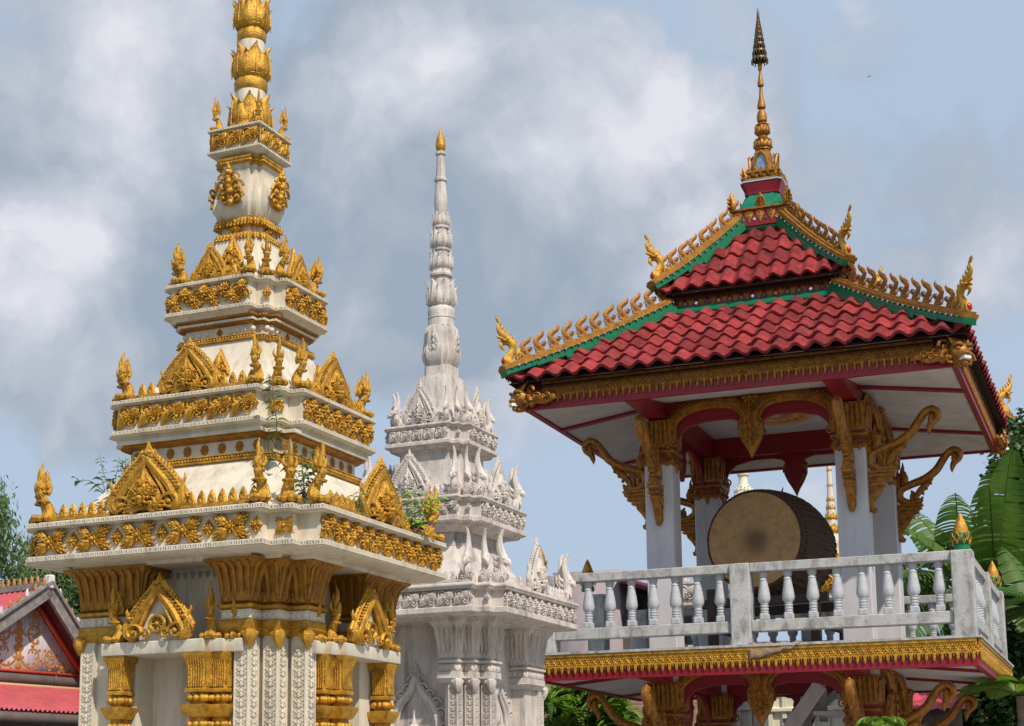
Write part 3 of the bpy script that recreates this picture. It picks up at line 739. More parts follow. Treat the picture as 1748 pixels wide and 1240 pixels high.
# ------------------------------------------------------------------ gilded stupa in the foreground
SM = (.10, .10)
gold_spec = dict(q=1.0, shaft_w=.95, step=.16, recess=.27, pier=.56, soffit=3.475, cap0=2.885, capout=.12, strip0=1.7, shrine=True,
    shrine_c=[-.02, .10, -.02, -.16], lintel=2.755, shrine_gable=(.60, .53),
    tiers=[
        dict(w=1.337, z=(3.508, 3.833), notch=[(.39, .24), SM, SM, SM], e=.052, fi=.055, under=.26, deck=.22, style=('cross', 'dense'), meander=.045, xros=True,
             gable=(.70, .56), gdx=0, bud=.094, naga=.50, nfat=1.08, nin=.07, cornerclear=.16, leaf=None,
             batter=[(1.20, 3.84), (1.14, 3.87), (1.08, 3.93), (.97, 4.05), (.87, 4.17), (.79, 4.27), (.765, 4.30)], bnotch=.24,
             necks=[('wall', .735, 4.28, 4.56), ('band', .79, 4.298, 4.362), ('rosettes', .735, 4.37, 4.475), ('flare', .80, 4.478, 4.52), ('wall', .83, 4.52, 4.548)]),
        dict(w=.862, z=(4.589, 4.895), notch=[(.25, .30), (.07, .07), (.07, .07), (.08, .08)], e=.045, fi=.035, under=.05, deck=.16, style=('swirl', 'dense'), meander=.038, xros=True,
             gable=(.55, .46), bud=.088, naga=.42, nin=.05, cornerclear=.12, leaf=(.34, .40, .60, .02), leafdx=.16,
             batter=[(.74, 4.905), (.685, 4.95), (.62, 5.03), (.55, 5.14), (.49, 5.26), (.455, 5.37), (.445, 5.40)], bnotch=.30,
             necks=[('wall', .415, 5.38, 5.62), ('band', .47, 5.395, 5.445), ('pearls', .415, 5.455, 5.525), ('flare', .455, 5.53, 5.56), ('wall', .475, 5.56, 5.58), ('flare', .49, 5.575, 5.612)]),
        dict(w=.537, z=(5.645, 5.938), notch=[(.20, .24), (.05, .05), (.05, .05), (.05, .05)], e=.042, fi=.025, under=.045, deck=.12, style=('dense', 'dense'), meander=.034,
             gable=(.30, .34), gdx=-.03, bud=.08, naga=.38, nin=.04, cornerclear=.10, leaf=(.32, .43, .35, .02), leafdx=.13,
             batter=[(.43, 5.945), (.385, 6.0), (.33, 6.08), (.28, 6.18), (.245, 6.28), (.228, 6.37)], bnotch=.36,
             necks=[('petal', .235, 6.365, 6.42), ('wall', .185, 6.40, 6.54), ('petal', .235, 6.485, 6.56)]),
    ])
nm = MB().add(NAGA); gold_spec['naga0'] = nm.build('naga_finial', GOLD, None)
_P = (-1.758, 13.5); GYAW = radians(-24.88)
gold = make_stupa('gilded_stupa', 'large white and gold stupa with gilded nagas and friezes, nearest on the left', _P, GYAW, .934, True, WHITE, GOLD, gold_spec)
gold_spec['naga0'].parent = gold

# bulb, crowning slab and lotus spire of the gilded stupa
def notched(w, f, ra=1.0): return plan(w, w * ra, [(f * w, f * w)] * 4)
bm = MB(); zz = [(.19, 6.54), (.225, 6.58), (.262, 6.65), (.268, 6.70), (.255, 6.78), (.225, 6.87), (.205, 6.95), (.205, 7.0), (.225, 7.035)]
bm.add(morph([notched(w_, .42) for w_, _ in zz], [z for _, z in zz])); bulb = bm.build('bulb', WHITE, gold)
m2 = MB(); Pn = notched(.232, .35); m2.add(loft(Pn, [(-.03, 7.02), (0, 7.04), (.005, 7.075), (.012, 7.08), (.012, 7.10), (0, 7.105)])); beadline(m2, offset(Pn, .006), 7.06, .026, .011); m2.build('cornice_moulding', GOLD, gold)
for k in range(4):
    m2 = MB(); F_ = side(k, 0, .245, 6.66) @ RX(.20)
    for x, z, r in ((0, .02, .032), (0, .11, .034), (0, .20, .030), (0, .28, .024)): m2.add(BALL8, F_ @ T(x, -.05, z) @ S(r))
    for s9 in (-1, 1):
        for z9, r9 in ((.06, .12), (.14, .13), (.22, .10)): m2.add(CURL if s9 > 0 else CURLM, F_ @ T(s9 * r9 * .52, -.035, z9) @ S(r9))
    m2.add(FLEAF, F_ @ T(0, -.015, 0) @ S(.24, .35, .35)); m2.add(stube([(0, .31, .02), (0, .37, .004)], 6, 2), F_ @ T(0, -.03, 0)); m2.build('bulb_leaf', GOLD, gold)
    m2 = MB(); m2.add(DIAM, side(k, 0, .195, 6.455) @ S(.14, .16, .10)); m2.build('neck_leaf', GOLD, gold)
P4 = [(-.262, -.262), (.262, -.262), (.262, .262), (-.262, .262)]
m2 = MB(); m2.add(loft(P4, [(-.07, 7.10), (-.06, 7.115), (0, 7.145), (.003, 7.15), (.003, 7.172), (-.018, 7.178), (-.018, 7.345), (.003, 7.352), (.003, 7.374), (-.05, 7.378)])); sl4 = m2.build('crowning_slab', WHITE, gold)
kk = MB(); meander(kk, offset(P4, .003), 7.15, .022, .03, .006); meander(kk, offset(P4, .003), 7.352, .022, .03, .006); kk.build('key_pattern', WHITE, sl4)
for k in range(4):
    m2 = MB(); m2.add(frieze_unit(.46, .155, 'swirl', k), side(k, 0, .243, 7.185)); m2.add(box(-.25, -.236, -.25, -.24, 7.185, 7.34), RZ(k * pi / 2)); m2.add(box(.236, .25, -.25, -.24, 7.185, 7.34), RZ(k * pi / 2)); m2.build('frieze', GOLD, sl4)
for a, (x, y) in enumerate(((.215, -.215), (.215, .215), (-.215, .215), (-.215, -.215))):
    inst(gold_spec['naga0'], gold, T(x, y, 7.375) @ RZ(atan2(x, -y)) @ S(.26, .28, .33))
m2 = MB(); m2.add(lathe([(.21, 7.378), (.20, 7.40), (.155, 7.5), (.13, 7.6)], 24)); m2.add(lotus_tier(.165, .35, 6), T(0, 0, 7.385)); m2.build('lotus_base', GOLD, gold)
m2 = MB(); m2.add(lathe([(.132, 7.6), (.130, 7.82), (.118, 7.9), (.118, 8.2), (.112, 8.3), (.105, 8.65), (.10, 8.8), (.09, 9.3), (.05, 9.7)], 28)); m2.build('spire_shaft', WHITE, gold)
for (z, r, h, rr) in ((7.80, .152, .335, .145), (8.27, .146, .335, .128), (8.74, .125, .30, .11), (9.15, .11, .28, .095)):
    m2 = MB(); m2.add(lathe([(rr * .93, z - .02), (rr, z), (rr * 1.03, z + .05), (rr * .95, z + .085), (rr * .8, z + .1)], 28)); m2.add(lotus_tier(r, h, 6), T(0, 0, z + .07) @ RZ(.3)); m2.build('lotus_tier', GOLD, gold)
m2 = MB(); m2.add(lathe([(.06, 9.5), (.085, 9.65), (.07, 9.85), (.03, 10.1), (.004, 10.4)], 20)); m2.build('spire_tip', GOLD, gold)

# ------------------------------------------------------------------ all-white stupa behind it
NW = .30
white_spec = dict(q=.9, shaft_w=.84, step=.13, recess=.20, pier=.46, soffit=3.505, cap0=2.84, capout=.10, strip0=1.9, shrine=False,
    tiers=[
        dict(w=1.18, z=(3.538, 3.845), notch=[(.27, .25), (.06, .06), (.06, .06), (.06, .06)], e=.06, fi=.045, under=.22, deck=.15, style=('swirl', 'dense'), gable=(.50, .62), bud=.085, naga=.56, nin=.08, nfat=.8, cornerclear=.15,
             batter=[(.98, 3.85), (.84, 3.92), (.70, 4.05), (.60, 4.2), (.55, 4.36)], bnotch=.26, necks=[('wall', .50, 4.34, 4.60), ('band', .56, 4.34, 4.39), ('flare', .60, 4.50, 4.585)]),
        dict(w=.737, z=(4.587, 4.872), notch=[(.20, .20), (.05, .05), (.05, .05), (.05, .05)], e=.055, fi=.03, under=.06, deck=.12, style=('dense', 'dense'), gable=(.48, .54), bud=.08, naga=.52, nin=.06, nfat=.8, cornerclear=.10,
             batter=[(.62, 4.88), (.54, 4.96), (.47, 5.08), (.44, 5.2), (.43, 5.33)], bnotch=.30, necks=[('wall', .37, 5.32, 5.50), ('flare', .41, 5.43, 5.50)]),
        dict(w=.492, z=(5.503, 5.746), notch=[(.17, .18), (.04, .04), (.04, .04), (.04, .04)], e=.045, fi=.02, under=.05, deck=.10, style=('swirl', 'dense'), gable=(.38, .50), bud=.075, naga=.40, nin=.05, nfat=.8, cornerclear=.08,
             batter=[(.40, 5.75), (.33, 5.86), (.275, 6.0), (.238, 6.16), (.222, 6.30), (.205, 6.365)], bnotch=.40, necks=[('wall', .155, 6.35, 6.50)]),
    ])
def u_trunk():
    """white finial: upright plume with a downturned trunk-like head, facing -Y"""
    mb = MB()
    def yz(rows, n=8, k=3, fl=1): return stube([(0, a, b, c) for a, b, c in rows], n, k, 0, fl, (1, 0, 0))
    mb.add(yz([(.10, 0, .13), (.05, .10, .14), (-.02, .22, .10), (.0, .33, .085), (-.04, .42, .10), (-.01, .52, .085), (.03, .68, .07), (.02, .85, .045), (-.02, .96, .035), (-.06, 1.0, .012)]))
    mb.add(yz([(-.05, .40, .09), (-.14, .36, .07), (-.17, .30, .02)], 7, 2))
    for i in range(3): mb.add(yz([(.06, .18 + .12 * i, .04), (.14, .24 + .12 * i, .035), (.15, .32 + .12 * i, .006)], 5, 2, .6))
    for s_ in (-1, 1):
        mb.add(CURL if s_ > 0 else CURLM, T(.10 * s_, -.06, .10) @ S(.14)); mb.add(BALL, T(.075 * s_, -.07, .44) @ S(.03))
    return mb.unit()
white_spec['naga0'] = MB().add(u_trunk()).build('naga_finial', GREYW, None)
WYAW = radians(-25.65); WC = (-.116, 18.0)
wst = make_stupa('white_stupa', 'all white weathered stupa with a thin spire, between gilded stupa and pavilion', WC, WYAW, .997, False, GREYW, GREYW, white_spec)
white_spec['naga0'].parent = wst
m2 = MB(); zz = [(.150, 6.49), (.175, 6.53), (.196, 6.58), (.205, 6.64), (.200, 6.70), (.182, 6.76), (.176, 6.88), (.172, 6.95), (.155, 6.975)]
m2.add(morph([notched(w_, .52) for w_, _ in zz], [z for _, z in zz])); m2.build('bulb', GREYW, wst)
for k in range(4):
    m2 = MB(); m2.add(FLEAF, side(k, 0, .19, 6.64) @ S(.16, .2, .30)); m2.build('bulb_leaf', GREYW, wst)
m2 = MB(); m2.add(lathe([(.155, 6.97), (.15, 7.05), (.148, 7.06), (.155, 7.07), (.15, 7.10), (.158, 7.15), (.150, 7.19), (.12, 7.22), (.105, 7.5), (.10, 7.56), (.128, 7.575), (.130, 7.60), (.115, 7.62), (.112, 7.655), (.09, 7.67), (.088, 7.87), (.102, 7.885), (.102, 7.91), (.08, 7.92), (.078, 8.14), (.094, 8.155), (.094, 8.18), (.07, 8.19), (.068, 8.36), (.07, 8.375),
     (.078, 8.5), (.058, 8.72), (.074, 8.735), (.074, 8.765), (.060, 8.775), (.058, 8.79), (.045, 9.05), (.060, 9.06), (.060, 9.085), (.04, 9.10), (.03, 9.12)], 28)); m2.build('spire_shaft', GREYW, wst)
for (z, r, h) in ((7.195, .150, .34), (7.64, .122, .235), (7.905, .112, .24), (8.175, .090, .19)):
    m2 = MB(); m2.add(lotus_tier(r, h, 7), T(0, 0, z)); m2.build('lotus_tier', GREYW, wst)
m2 = MB(); m2.add(lathe([(.035, 9.09), (.058, 9.14), (.060, 9.19), (.045, 9.27), (.018, 9.34), (.003, 9.385)], 20)); m2.build('spire_tip', GOLD, wst)
# pointed niches with a carved praying figure on each wall
for k in range(4):
    d = .64 * (.997 if k % 2 == 0 else 1); nb_ = MB()
    arc = [(-.27, 1.75), (-.28, 2.35), (-.21, 2.62), (-.07, 2.78), (0, 2.92), (.07, 2.78), (.21, 2.62), (.28, 2.35), (.27, 1.75)]
    q = smooth_path(arc, 4)
    nb_.add(tube([(x, -.02, z) for x, z in q], .042, 6)); nb_.add(tube([(x * .83, -.02, z - .03) for x, z in q], .018, 5))
    for i, (x, z) in enumerate(q[::2]): nb_.add(CURL if x > 0 else CURLM, T(x * 1.18, -.02, z + .03) @ S(.10, .14, .10))
    nb_.add(FLEAFS, T(0, -.02, 2.86) @ S(.14, .15, .24))
    no = MB().add(nb_.unit(), side(k, 0, d, 0)).build('niche_frame', GREYW, wst)
    fg = MB()
    fg.add(stube([(0, -.03, 1.55, .17), (0, -.04, 1.85, .16), (0, -.05, 2.0, .13), (0, -.05, 2.12, .05), (0, -.05, 2.18, .045)], 12, 3))
    fg.add(stube([(0, -.07, 2.14, .05), (0, -.075, 2.18, .072), (0, -.07, 2.25, .082), (0, -.06, 2.31, .076), (0, -.06, 2.33, .05)], 12, 3))
    for s_ in (-1, 1):
        fg.add(stube([(s_ * .14, -.04, 2.0, .05), (s_ * .2, -.07, 1.82, .042), (s_ * .09, -.16, 1.78, .035), (s_ * .015, -.2, 1.9, .02), (s_ * .012, -.2, 1.98, .008)], 8, 3))
        fg.add(BALL, T(s_ * .082, -.06, 2.235) @ S(.014, .02, .035)); fg.add(tube([(s_ * .05, -.138, 2.26), (s_ * .03, -.148, 2.27), (s_ * .012, -.145, 2.262)], .005, 5)); fg.add(BALL, T(s_ * .03, -.14, 2.245) @ S(.014, .008, .006))
    fg.add(tube([(0, -.14, 2.26), (0, -.162, 2.225), (0, -.15, 2.218)], [.006, .012, .008], 6)); fg.add(tube([(-.024, -.145, 2.195), (0, -.152, 2.192), (.024, -.145, 2.195)], [.003, .007, .003], 5))
    fg.add(lathe([(.085, 2.30), (.09, 2.32), (.085, 2.34), (.07, 2.35), (.072, 2.37), (.055, 2.39), (.057, 2.405), (.035, 2.43), (.035, 2.44), (.012, 2.50), (.003, 2.58)], 14), T(0, -.06, 0))
    MB().add(fg.unit(), side(k, 0, d, 0)).build('niche_figure', GREYW, wst)
# ------------------------------------------------------------------ drum pavilion
PC = (4.461, 22.0); PYAW = radians(-22.95)
pav = empty('drum_pavilion', (PC[0], PC[1], 0), PYAW, 'two storey open drum tower with a double red tiled roof and grey balustrade', 'pavilion')
def sq(wu, wv, cu=0.0): return [(cu - wu, -wv), (cu + wu, -wv), (cu + wu, wv), (cu - wu, wv)]
def beam(p0, p1, w, h0, h1, mi=0, ext=0.0):
    """bar from p0 to p1, width w, spanning h0..h1 square to its run"""
    a, b = Vector(p0), Vector(p1); d = (b - a).normalized(); a = a - d * ext; b = b + d * ext
    s_ = d.cross(Vector((0, 0, 1))).normalized() * (w / 2); u = s_.normalized().cross(d)
    V = [p + q * s_ + u * h for p in (a, b) for q, h in ((-1, h0), (1, h0), (1, h1), (-1, h1))]
    return U([tuple(v) for v in V], [(0, 3, 2, 1), (4, 5, 6, 7), (0, 1, 5, 4), (1, 2, 6, 5), (2, 3, 7, 6), (3, 0, 4, 7)], mi)

# columns and their gilt capitals, both storeys
CU, CV, CH = 1.25, 1.30, .19
def u_column_capital():
    mb = MB(); P = [(-CH, -CH), (CH, -CH), (CH, CH), (-CH, CH)]
    mb.add(loft(P, [(.0, -.60), (.03, -.55), (.015, -.50)], 0)); mb.add(loft(P, [(.01, -.50), (.01, -.46)], 1)); mb.add(loft(P, [(.012, -.46), (.04, -.44), (.04, -.41), (.012, -.39)], 0))
    mb.add(loft(P, [(.01, -.39), (.01, -.36)], 1)); mb.add(loft(P, [(.012, -.36), (.025, -.33), (.02, -.2), (.025, -.1), (.045, -.02), (.045, 0)], 0))
    for k in range(4):
        for j in range(-3, 4):
            x = j * .06; mb.add(tube([(x, -CH - .025, -.33), (x, -CH - .03, -.2), (x, -CH - .035, -.1), (x, -CH - .05, -.04)], .018 if j % 2 else .028, 6, 0), RZ(k * pi / 2)); mb.add(prism([(x - .03, -.07), (x + .03, -.07), (x, -.005)], -CH - .07, -CH - .03), RZ(k * pi / 2))
        for x in (-.13, 0, .13): mb.add(prism([(x - .06, -.55), (x, -.70 if x == 0 else -.63), (x + .06, -.55)], -CH - .025, -CH - .002, 0, bev=.008), RZ(k * pi / 2))
        for x in (-.15, -.05, .05, .15): mb.add(FLOWER, RZ(k * pi / 2) @ T(x, -CH - .03, -.545) @ S(.09, .1, .06))
    return mb.unit()
CAPU = u_column_capital()
first = None
for (sx, sy) in ((-1, -1), (1, -1), (1, 1), (-1, 1)):
    mb = MB(); mb.add(bbox(sx * CU - CH, sx * CU + CH, sy * CV - CH, sy * CV + CH, 0, 3.3, .012)); mb.build('ground_column', COLUMN, pav)
    mb = MB(); mb.add(bbox(sx * CU - CH, sx * CU + CH, sy * CV - CH, sy * CV + CH, 3.47, 6.585, .012)); mb.build('column', COLUMN, pav)
    if first is None: first = MB().add(CAPU).build('capital', [GOLDO, CRIM], pav); first.matrix_basis = T(sx * CU, sy * CV, 6.6)
    else: inst(first, pav, T(sx * CU, sy * CV, 6.6))
    inst(first, pav, T(sx * CU, sy * CV, 3.13))

# swan-necked eave brackets, two to a column and storey
def u_bracket():
    """local x = out from the column, z up from its lower tip, 1.26 high; thick along y"""
    mb = MB(); h = .055
    P = [(0, .05), (.04, .10), (.10, .19), (.155, .25), (.17, .30), (.21, .33), (.22, .37), (.28, .40), (.30, .44), (.33, .46), (.34, .52), (0, .52)]
    mb.add(prism(P, -h, h))
    for z, x in ((.50, .35), (.455, .33), (.39, .29), (.335, .23)): mb.add(box(0, x, -h - .012, h + .012, z - .012, z + .012))
    for i in range(9):
        for z, r in ((.478, .014), (.425, .012)):
            for s_ in (-1, 1): mb.add(BALL, T(.02 + i * (.034 if z > .45 else .029), s_ * (h + .004), z) @ S(r))
    for i in range(5):
        x = .02 + i * .035
        for s_ in (-1, 1): mb.add(tube([(x, s_ * h, .32), (x * .8 + .005, s_ * (h + .006), .2 + i * .02)], [.014, .006], 5))
    mb.add(stube([(.01, .10, .05), (.03, .03, .045), (.065, .01, .03), (.075, .045, .022)], 7, 3))
    arm = [(.33, .555, .045), (.24, .535, .055), (.13, .545, .058), (.04, .62, .056), (.06, .735, .055), (.19, .80, .056), (.39, .87, .058), (.55, .98, .058), (.65, 1.12, .055), (.73, 1.22, .052), (.81, 1.255, .05), (.88, 1.21, .05), (.87, 1.13, .045), (.80, 1.07, .045), (.77, .99, .03), (.768, .93, .004)]
    mb.add(stube(arm, 9, 4, 0, 1.1))
    q = smooth_path([(x, z) for x, z, r in arm[4:13]], 5)
    mb.add(stube([(.34, .54, .04), (.26, .60, .04), (.30, .68, .045), (.37, .75, .05), (.46, .83, .03), (.52, .90, .008)], 7, 3)); mb.add(stube([(.25, .55, .03), (.20, .61, .03), (.22, .68, .03), (.19, .72, .005)], 6, 3))
    for i, (x, z) in enumerate(((.345, .60), (.36, .66), (.41, .73), (.47, .80))): mb.add(BALL, T(x, 0, z) @ S(.022, .05, .022))
    mb.add(stube([(.10, .80, .05), (.12, .90, .055), (.09, .98, .04), (.10, 1.07, .02), (.10, 1.13, .004)], 7, 3)); mb.add(stube([(.02, .75, .05), (.03, .9, .04), (.02, 1.02, .01)], 6, 3))
    for x, z in ((.13, .88), (.07, .92), (.12, .97)): mb.add(BALL, T(x, 0, z) @ S(.03, .06, .03))
    mb.add(BALL, T(.81, 0, 1.13) @ S(.05, .07, .08)); mb.add(tube([(.82, 0, 1.29), (.825, 0, 1.31)], [.03, .01], 6))
    return mb.unit()
BRK = MB().add(u_bracket()).build('eave_bracket', GOLDO, pav); n_ = 0
for (sx, sy) in ((-1, -1), (1, -1), (1, 1), (-1, 1)):
    for ax in (0, 1):
        X_ = sx * (CU + CH) if ax == 0 else sx * CU; Y_ = sy * CV if ax == 0 else sy * (CV + CH)
        a = (0 if sx > 0 else pi) if ax == 0 else sy * pi / 2
        for zb in (5.20, 1.74):
            M_ = T(X_, Y_, zb) @ RZ(a)
            if n_ == 0: BRK.matrix_basis = M_
            else: inst(BRK, pav, M_)
            n_ += 1

# beams, soffits, arches
def ring_box(mb, wu, wv, t, z0, z1, mi=0):
    mb.add(box(-wu, wu, -wv, -wv + t, z0, z1, mi)); mb.add(box(-wu, wu, wv - t, wv, z0, z1, mi)); mb.add(box(-wu, -wu + t, -wv + t, wv - t, z0, z1, mi)); mb.add(box(wu - t, wu, -wv + t, wv - t, z0, z1, mi))
for lev, (wu, wv, zs, zb, zf, zt) in dict(lower=(2.74, 2.36, 3.31, 3.10, 3.135, 3.44), upper=(2.715, 2.625, 6.87, 6.60, 6.638, 6.99)).items():
    mb = MB(); zi = zs + .02; ze = zf + .025; O_ = sq(wu - .03, wv - .03); I_ = sq(CU, CV)
    for q_ in range(4):
        a_, b_, c_, d_ = O_[q_], O_[(q_ + 1) % 4], I_[(q_ + 1) % 4], I_[q_]; mb.add(U([(*a_, ze), (*b_, ze), (*c_, zs), (*d_, zs), (*a_, ze + .03), (*b_, ze + .03), (*c_, zs + .03), (*d_, zs + .03)], [(0, 3, 2, 1), (4, 5, 6, 7), (0, 1, 5, 4), (2, 3, 7, 6)]))
    mb.add(box(-CU + .05, CU - .05, -CV + .05, CV - .05, zi, zi + .05)); mb.build('soffit', SOFFIT, pav)
    mb = MB(); ring_box(mb, wu, wv, .07, zf, zt - .02)
    b = .12
    for s_ in (-1, 1):
        [mb.add(beam((q_ * (wu - .05), s_ * CV, ze - .0), (q_ * CU, s_ * CV, zs), .10, -.035, .0)) for q_ in (-1, 1)]; mb.add(U([(s_ * CU - b, -wv + .07, ze - .03), (s_ * CU + b, -wv + .07, ze - .03), (s_ * CU + b, -CV, zb + .02), (s_ * CU - b, -CV, zb + .02), (s_ * CU - b, -wv + .07, ze + .01), (s_ * CU + b, -wv + .07, ze + .01), (s_ * CU + b, -CV, zs - .002), (s_ * CU - b, -CV, zs - .002)], [(0, 3, 2, 1), (4, 5, 6, 7), (0, 1, 5, 4), (1, 2, 6, 5), (2, 3, 7, 6), (3, 0, 4, 7)])); mb.add(beam((s_ * CU, wv - .05, ze), (s_ * CU, CV, zs), .10, -.035, .0))
        mb.add(box(-CU - b - .002, CU + b + .002, s_ * CV - b - .002, s_ * CV + b + .002, zb, zi + .06)); mb.add(box(s_ * CU - b - .003, s_ * CU + b + .003, -CV - b + .004, CV + b - .004, zb + .003, zi + .055))
    mb.build('beam_frame', CRIM, pav)
# spandrel boards with gilded rope arches
def u_board():
    half = [(-1.06, .02), (-1.06, -.60), (-1.03, -.36), (-.97, -.20), (-.86, -.10), (-.62, -.045), (-.30, -.04), (-.17, -.075), (-.11, -.15), (-.11, -.19), (-.17, -.22), (-.17, -.26), (-.12, -.26), (-.13, -.31), (-.09, -.40), (0, -.55)]
    P = half + [(-x, z) for x, z in half[::-1][1:]]
    return prism(P, -.03, .03)
def u_rope():
    mb = MB(); H_ = .0
    path = [(-1.085, -.56), (-1.11, -.40), (-1.11, -.26), (-1.06, -.06), (-.94, .06), (-.73, .15), (-.48, .17), (-.25, .14), (-.13, .06), (-.075, -.04), (-.07, -.13), (-.13, -.17), (-.15, -.12)]
    for s_ in (-1, 1):
        q = smooth_path([(-s_ * x, z) for x, z in path], 5); n = len(q)
        r = [.068 * min(1, .35 + 1.6 * min(i, n - 1 - i) / n * 3) for i in range(n)]
        mb.add(tube([(x, -.05, z) for x, z in q], r, 8, 0, .8)); mb.add(tube([(x, -.085, z) for x, z in q], [a * .45 for a in r], 6))
        for i in range(3, n - 10):
            x, z = q[i]; dx, dz = q[i + 1][0] - q[i - 1][0], q[i + 1][1] - q[i - 1][1]; l = hypot(dx, dz); nx, nz = -dz / l, dx / l
            if s_ > 0: nx, nz = -nx, -nz
            if nx * x + nz * .9 < 0 and False: nx, nz = -nx, -nz
            ox, oz = (x + nx * .055, z + nz * .055)
            mb.add(tube([(x, -.04, z), (ox + dx / l * .0, -.05, oz), (x + nx * .125 - dx / l * .04, -.04, z + nz * .125 - dz / l * .04)], [.028, .032, .008], 5))
            mb.add(tube([(x + nx * .03, -.06, z + nz * .03), (x - nx * .045, -.10, z - nz * .045)], .010, 5))
        # naga-mouth end against the column
        mb.add(FLEAF, T(-s_ * -1.10, -.06, -.62) @ RY(s_ * .10) @ S(.17, .3, .42)); mb.add(CURL, T(s_ * 1.02, -.06, -.33) @ S(.12))
    # middle diamond and pendant
    mb.add(DIAM, T(0, -.05, .20) @ S(.30, .4, .30)); mb.add(FLEAF, T(0, -.05, -.07) @ S(.44, .5, -.54))
    mb.add(CURL, T(.10, -.07, -.14) @ S(.11)); mb.add(CURLM, T(-.10, -.07, -.14) @ S(.11))
    return mb.unit()
RB = None
for zb in (6.60, 3.12):
    for k in range(4):
        d = CV if k % 2 == 0 else CU; sxk = 1.0 if k % 2 == 0 else (CV / CU) * 1.005
        M_ = side(k, 0, d, zb)
        bo = MB().add(u_board() if RB is None else RB[2], M_ @ T(0, -.07, 0) @ S(sxk, 1, 1)).build('arch_board', CRIM, pav)
        if RB is None:
            r0 = MB().add(u_rope()).build('rope_arch', GOLDO, pav); r0.matrix_basis = M_ @ T(0, -.112, 0); RB = (r0, None, u_board())
        else: inst(RB[0], pav, M_ @ T(0, -.112, 0) @ S(sxk, 1, 1))

# gilt fringes: moulding, relief band and hanging drops
def fringe(mb, L0, z1, drop, pitch=.088):
    n = max(2, round(L0 / pitch)); p = L0 / n
    mb.add(box(-L0 / 2, L0 / 2, -.035, .0, z1 - .035, z1)); mb.add(box(-L0 / 2, L0 / 2, -.022, .0, z1 - .06, z1 - .035))
    mb.add(box(-L0 / 2, L0 / 2, -.012, .0, z1 - drop * .62, z1 - .06))
    for i in range(n):
        x = -L0 / 2 + p * (i + .5)
        mb.add(lathe([(.004, 0), (.014, .2), (.022, .45), (.018, .6), (.028, .8), (.024, 1)], 6), T(x, -.018, z1 - drop) @ S(1, .8, drop * .40))
        mb.add(lathe([(.004, 0), (.012, .4), (.018, .8), (.014, 1)], 5), T(x + p / 2, -.014, z1 - drop * .80) @ S(1, .8, drop * .25))
        for a, b_ in ((0, .30), (.33, .30), (-.33, .30), (.17, .42), (-.17, .42), (.5, .42), (0, .54), (.33, .54), (-.33, .54), (.25, .64), (-.25, .64), (.5, .64)):
            mb.add(BALL, T(x + p * a, -.017, z1 - drop * b_) @ RY(.5 if a > 0 else -.5) @ S(.012, .016, .019))
        for q_ in (-1, 1): mb.add(tube([(x - q_ * p * .45, -.014, z1 - drop * .62), (x, -.028, z1 - drop * .45), (x + q_ * p * .4, -.014, z1 - drop * .26)], .007, 4))
for nm_, wu, wv, z1, drop in (('floor_fringe', 2.742, 2.362, 3.455, .255), ('roof_fringe', 2.717, 2.627, 6.985, .29)):
    for k in range(4):
        mb = MB(); a, d = (wu, wv) if k % 2 == 0 else (wv, wu)
        f_ = MB(); fringe(f_, 2 * a - .02 - (.5 if nm_[0] == 'r' else 0), z1, drop); mb.add(f_.unit(), side(k, 0, d, 0)); mb.build(nm_, GOLD if nm_[0] == 'f' else GOLDO, pav)
# floor slab with its whitewashed edge
mb = MB(); mb.add(box(-2.79, 2.79, -2.41, 2.41, 3.457, 3.488)); mb.build('floor_slab', CONC, pav)
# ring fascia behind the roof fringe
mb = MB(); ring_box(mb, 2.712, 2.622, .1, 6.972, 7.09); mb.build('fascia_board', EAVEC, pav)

# guardian faces on the four roof corners
def u_mask():
    mb = MB()
    mb.add(BALL8, T(0, -.06, .18) @ S(.16, .16, .16), 0); mb.add(BALL8, T(0, -.17, .14) @ S(.07, .09, .055), 0)
    mb.add(stube([(0, -.02, .05, .06), (0, -.14, .02, .055), (0, -.20, .03, .03)], 8, 3), None, 0)
    mb.add(box(-.055, .055, -.235, -.13, .055, .10), None, 1)
    for x in (-.055, .055):
        mb.add(BALL8, T(x * 1.6, -.15, .215) @ S(.045), 0); mb.add(stube([(x * .6, -.20, .25, .015), (x * 1.8, -.19, .28, .028), (x * 3, -.12, .25, .01)], 6, 3), None, 0)
        mb.add(CURL if x > 0 else CURLM, T(x * 3.0, -.03, .10) @ S(.22), 0); mb.add(CURL if x > 0 else CURLM, T(x * 3.2, .02, .27) @ S(.2), 0)
    for i in range(5): mb.add(box(-.058 + i * .024, -.040 + i * .024, -.24, -.12, .060, .094), None, 1)
    for i in range(-2, 3): mb.add(stube([(i * .05, -.10, .28, .035), (i * .07, -.08, .36, .03), (i * .08, -.02, .42, .008)], 6, 3), None, 0)
    for s_ in (-1, 1):
        F_ = T(s_ * .14, .0, .12) @ RZ(s_ * pi / 4)
        mb.add(stube([(0, -.02, .0, .11), (s_ * .12, -.02, .04, .09), (s_ * .25, -.01, .0, .06), (s_ * .36, 0, .05, .05), (s_ * .5, .01, .02, .01)], 8, 3, 0, .5), F_, 0)
        for q_ in range(5): mb.add(CURL if s_ > 0 else CURLM, F_ @ T(s_ * (.06 + .08 * q_), -.05, .03 + .03 * (q_ % 2)) @ S(.13 - .012 * q_, .15, .13 - .012 * q_), 0)
    return mb.unit()
MK = MB().add(u_mask()).build('corner_mask', [GOLDO, TEETH], pav)
for i, (sx, sy) in enumerate(((1, -1), (1, 1), (-1, 1), (-1, -1))):
    M_ = T(sx * 2.70, sy * 2.61, 6.63) @ RZ(atan2(sx, -sy)) @ S(.84, .9, .84)
    if i == 0: MK.matrix_basis = M_
    else: inst(MK, pav, M_)

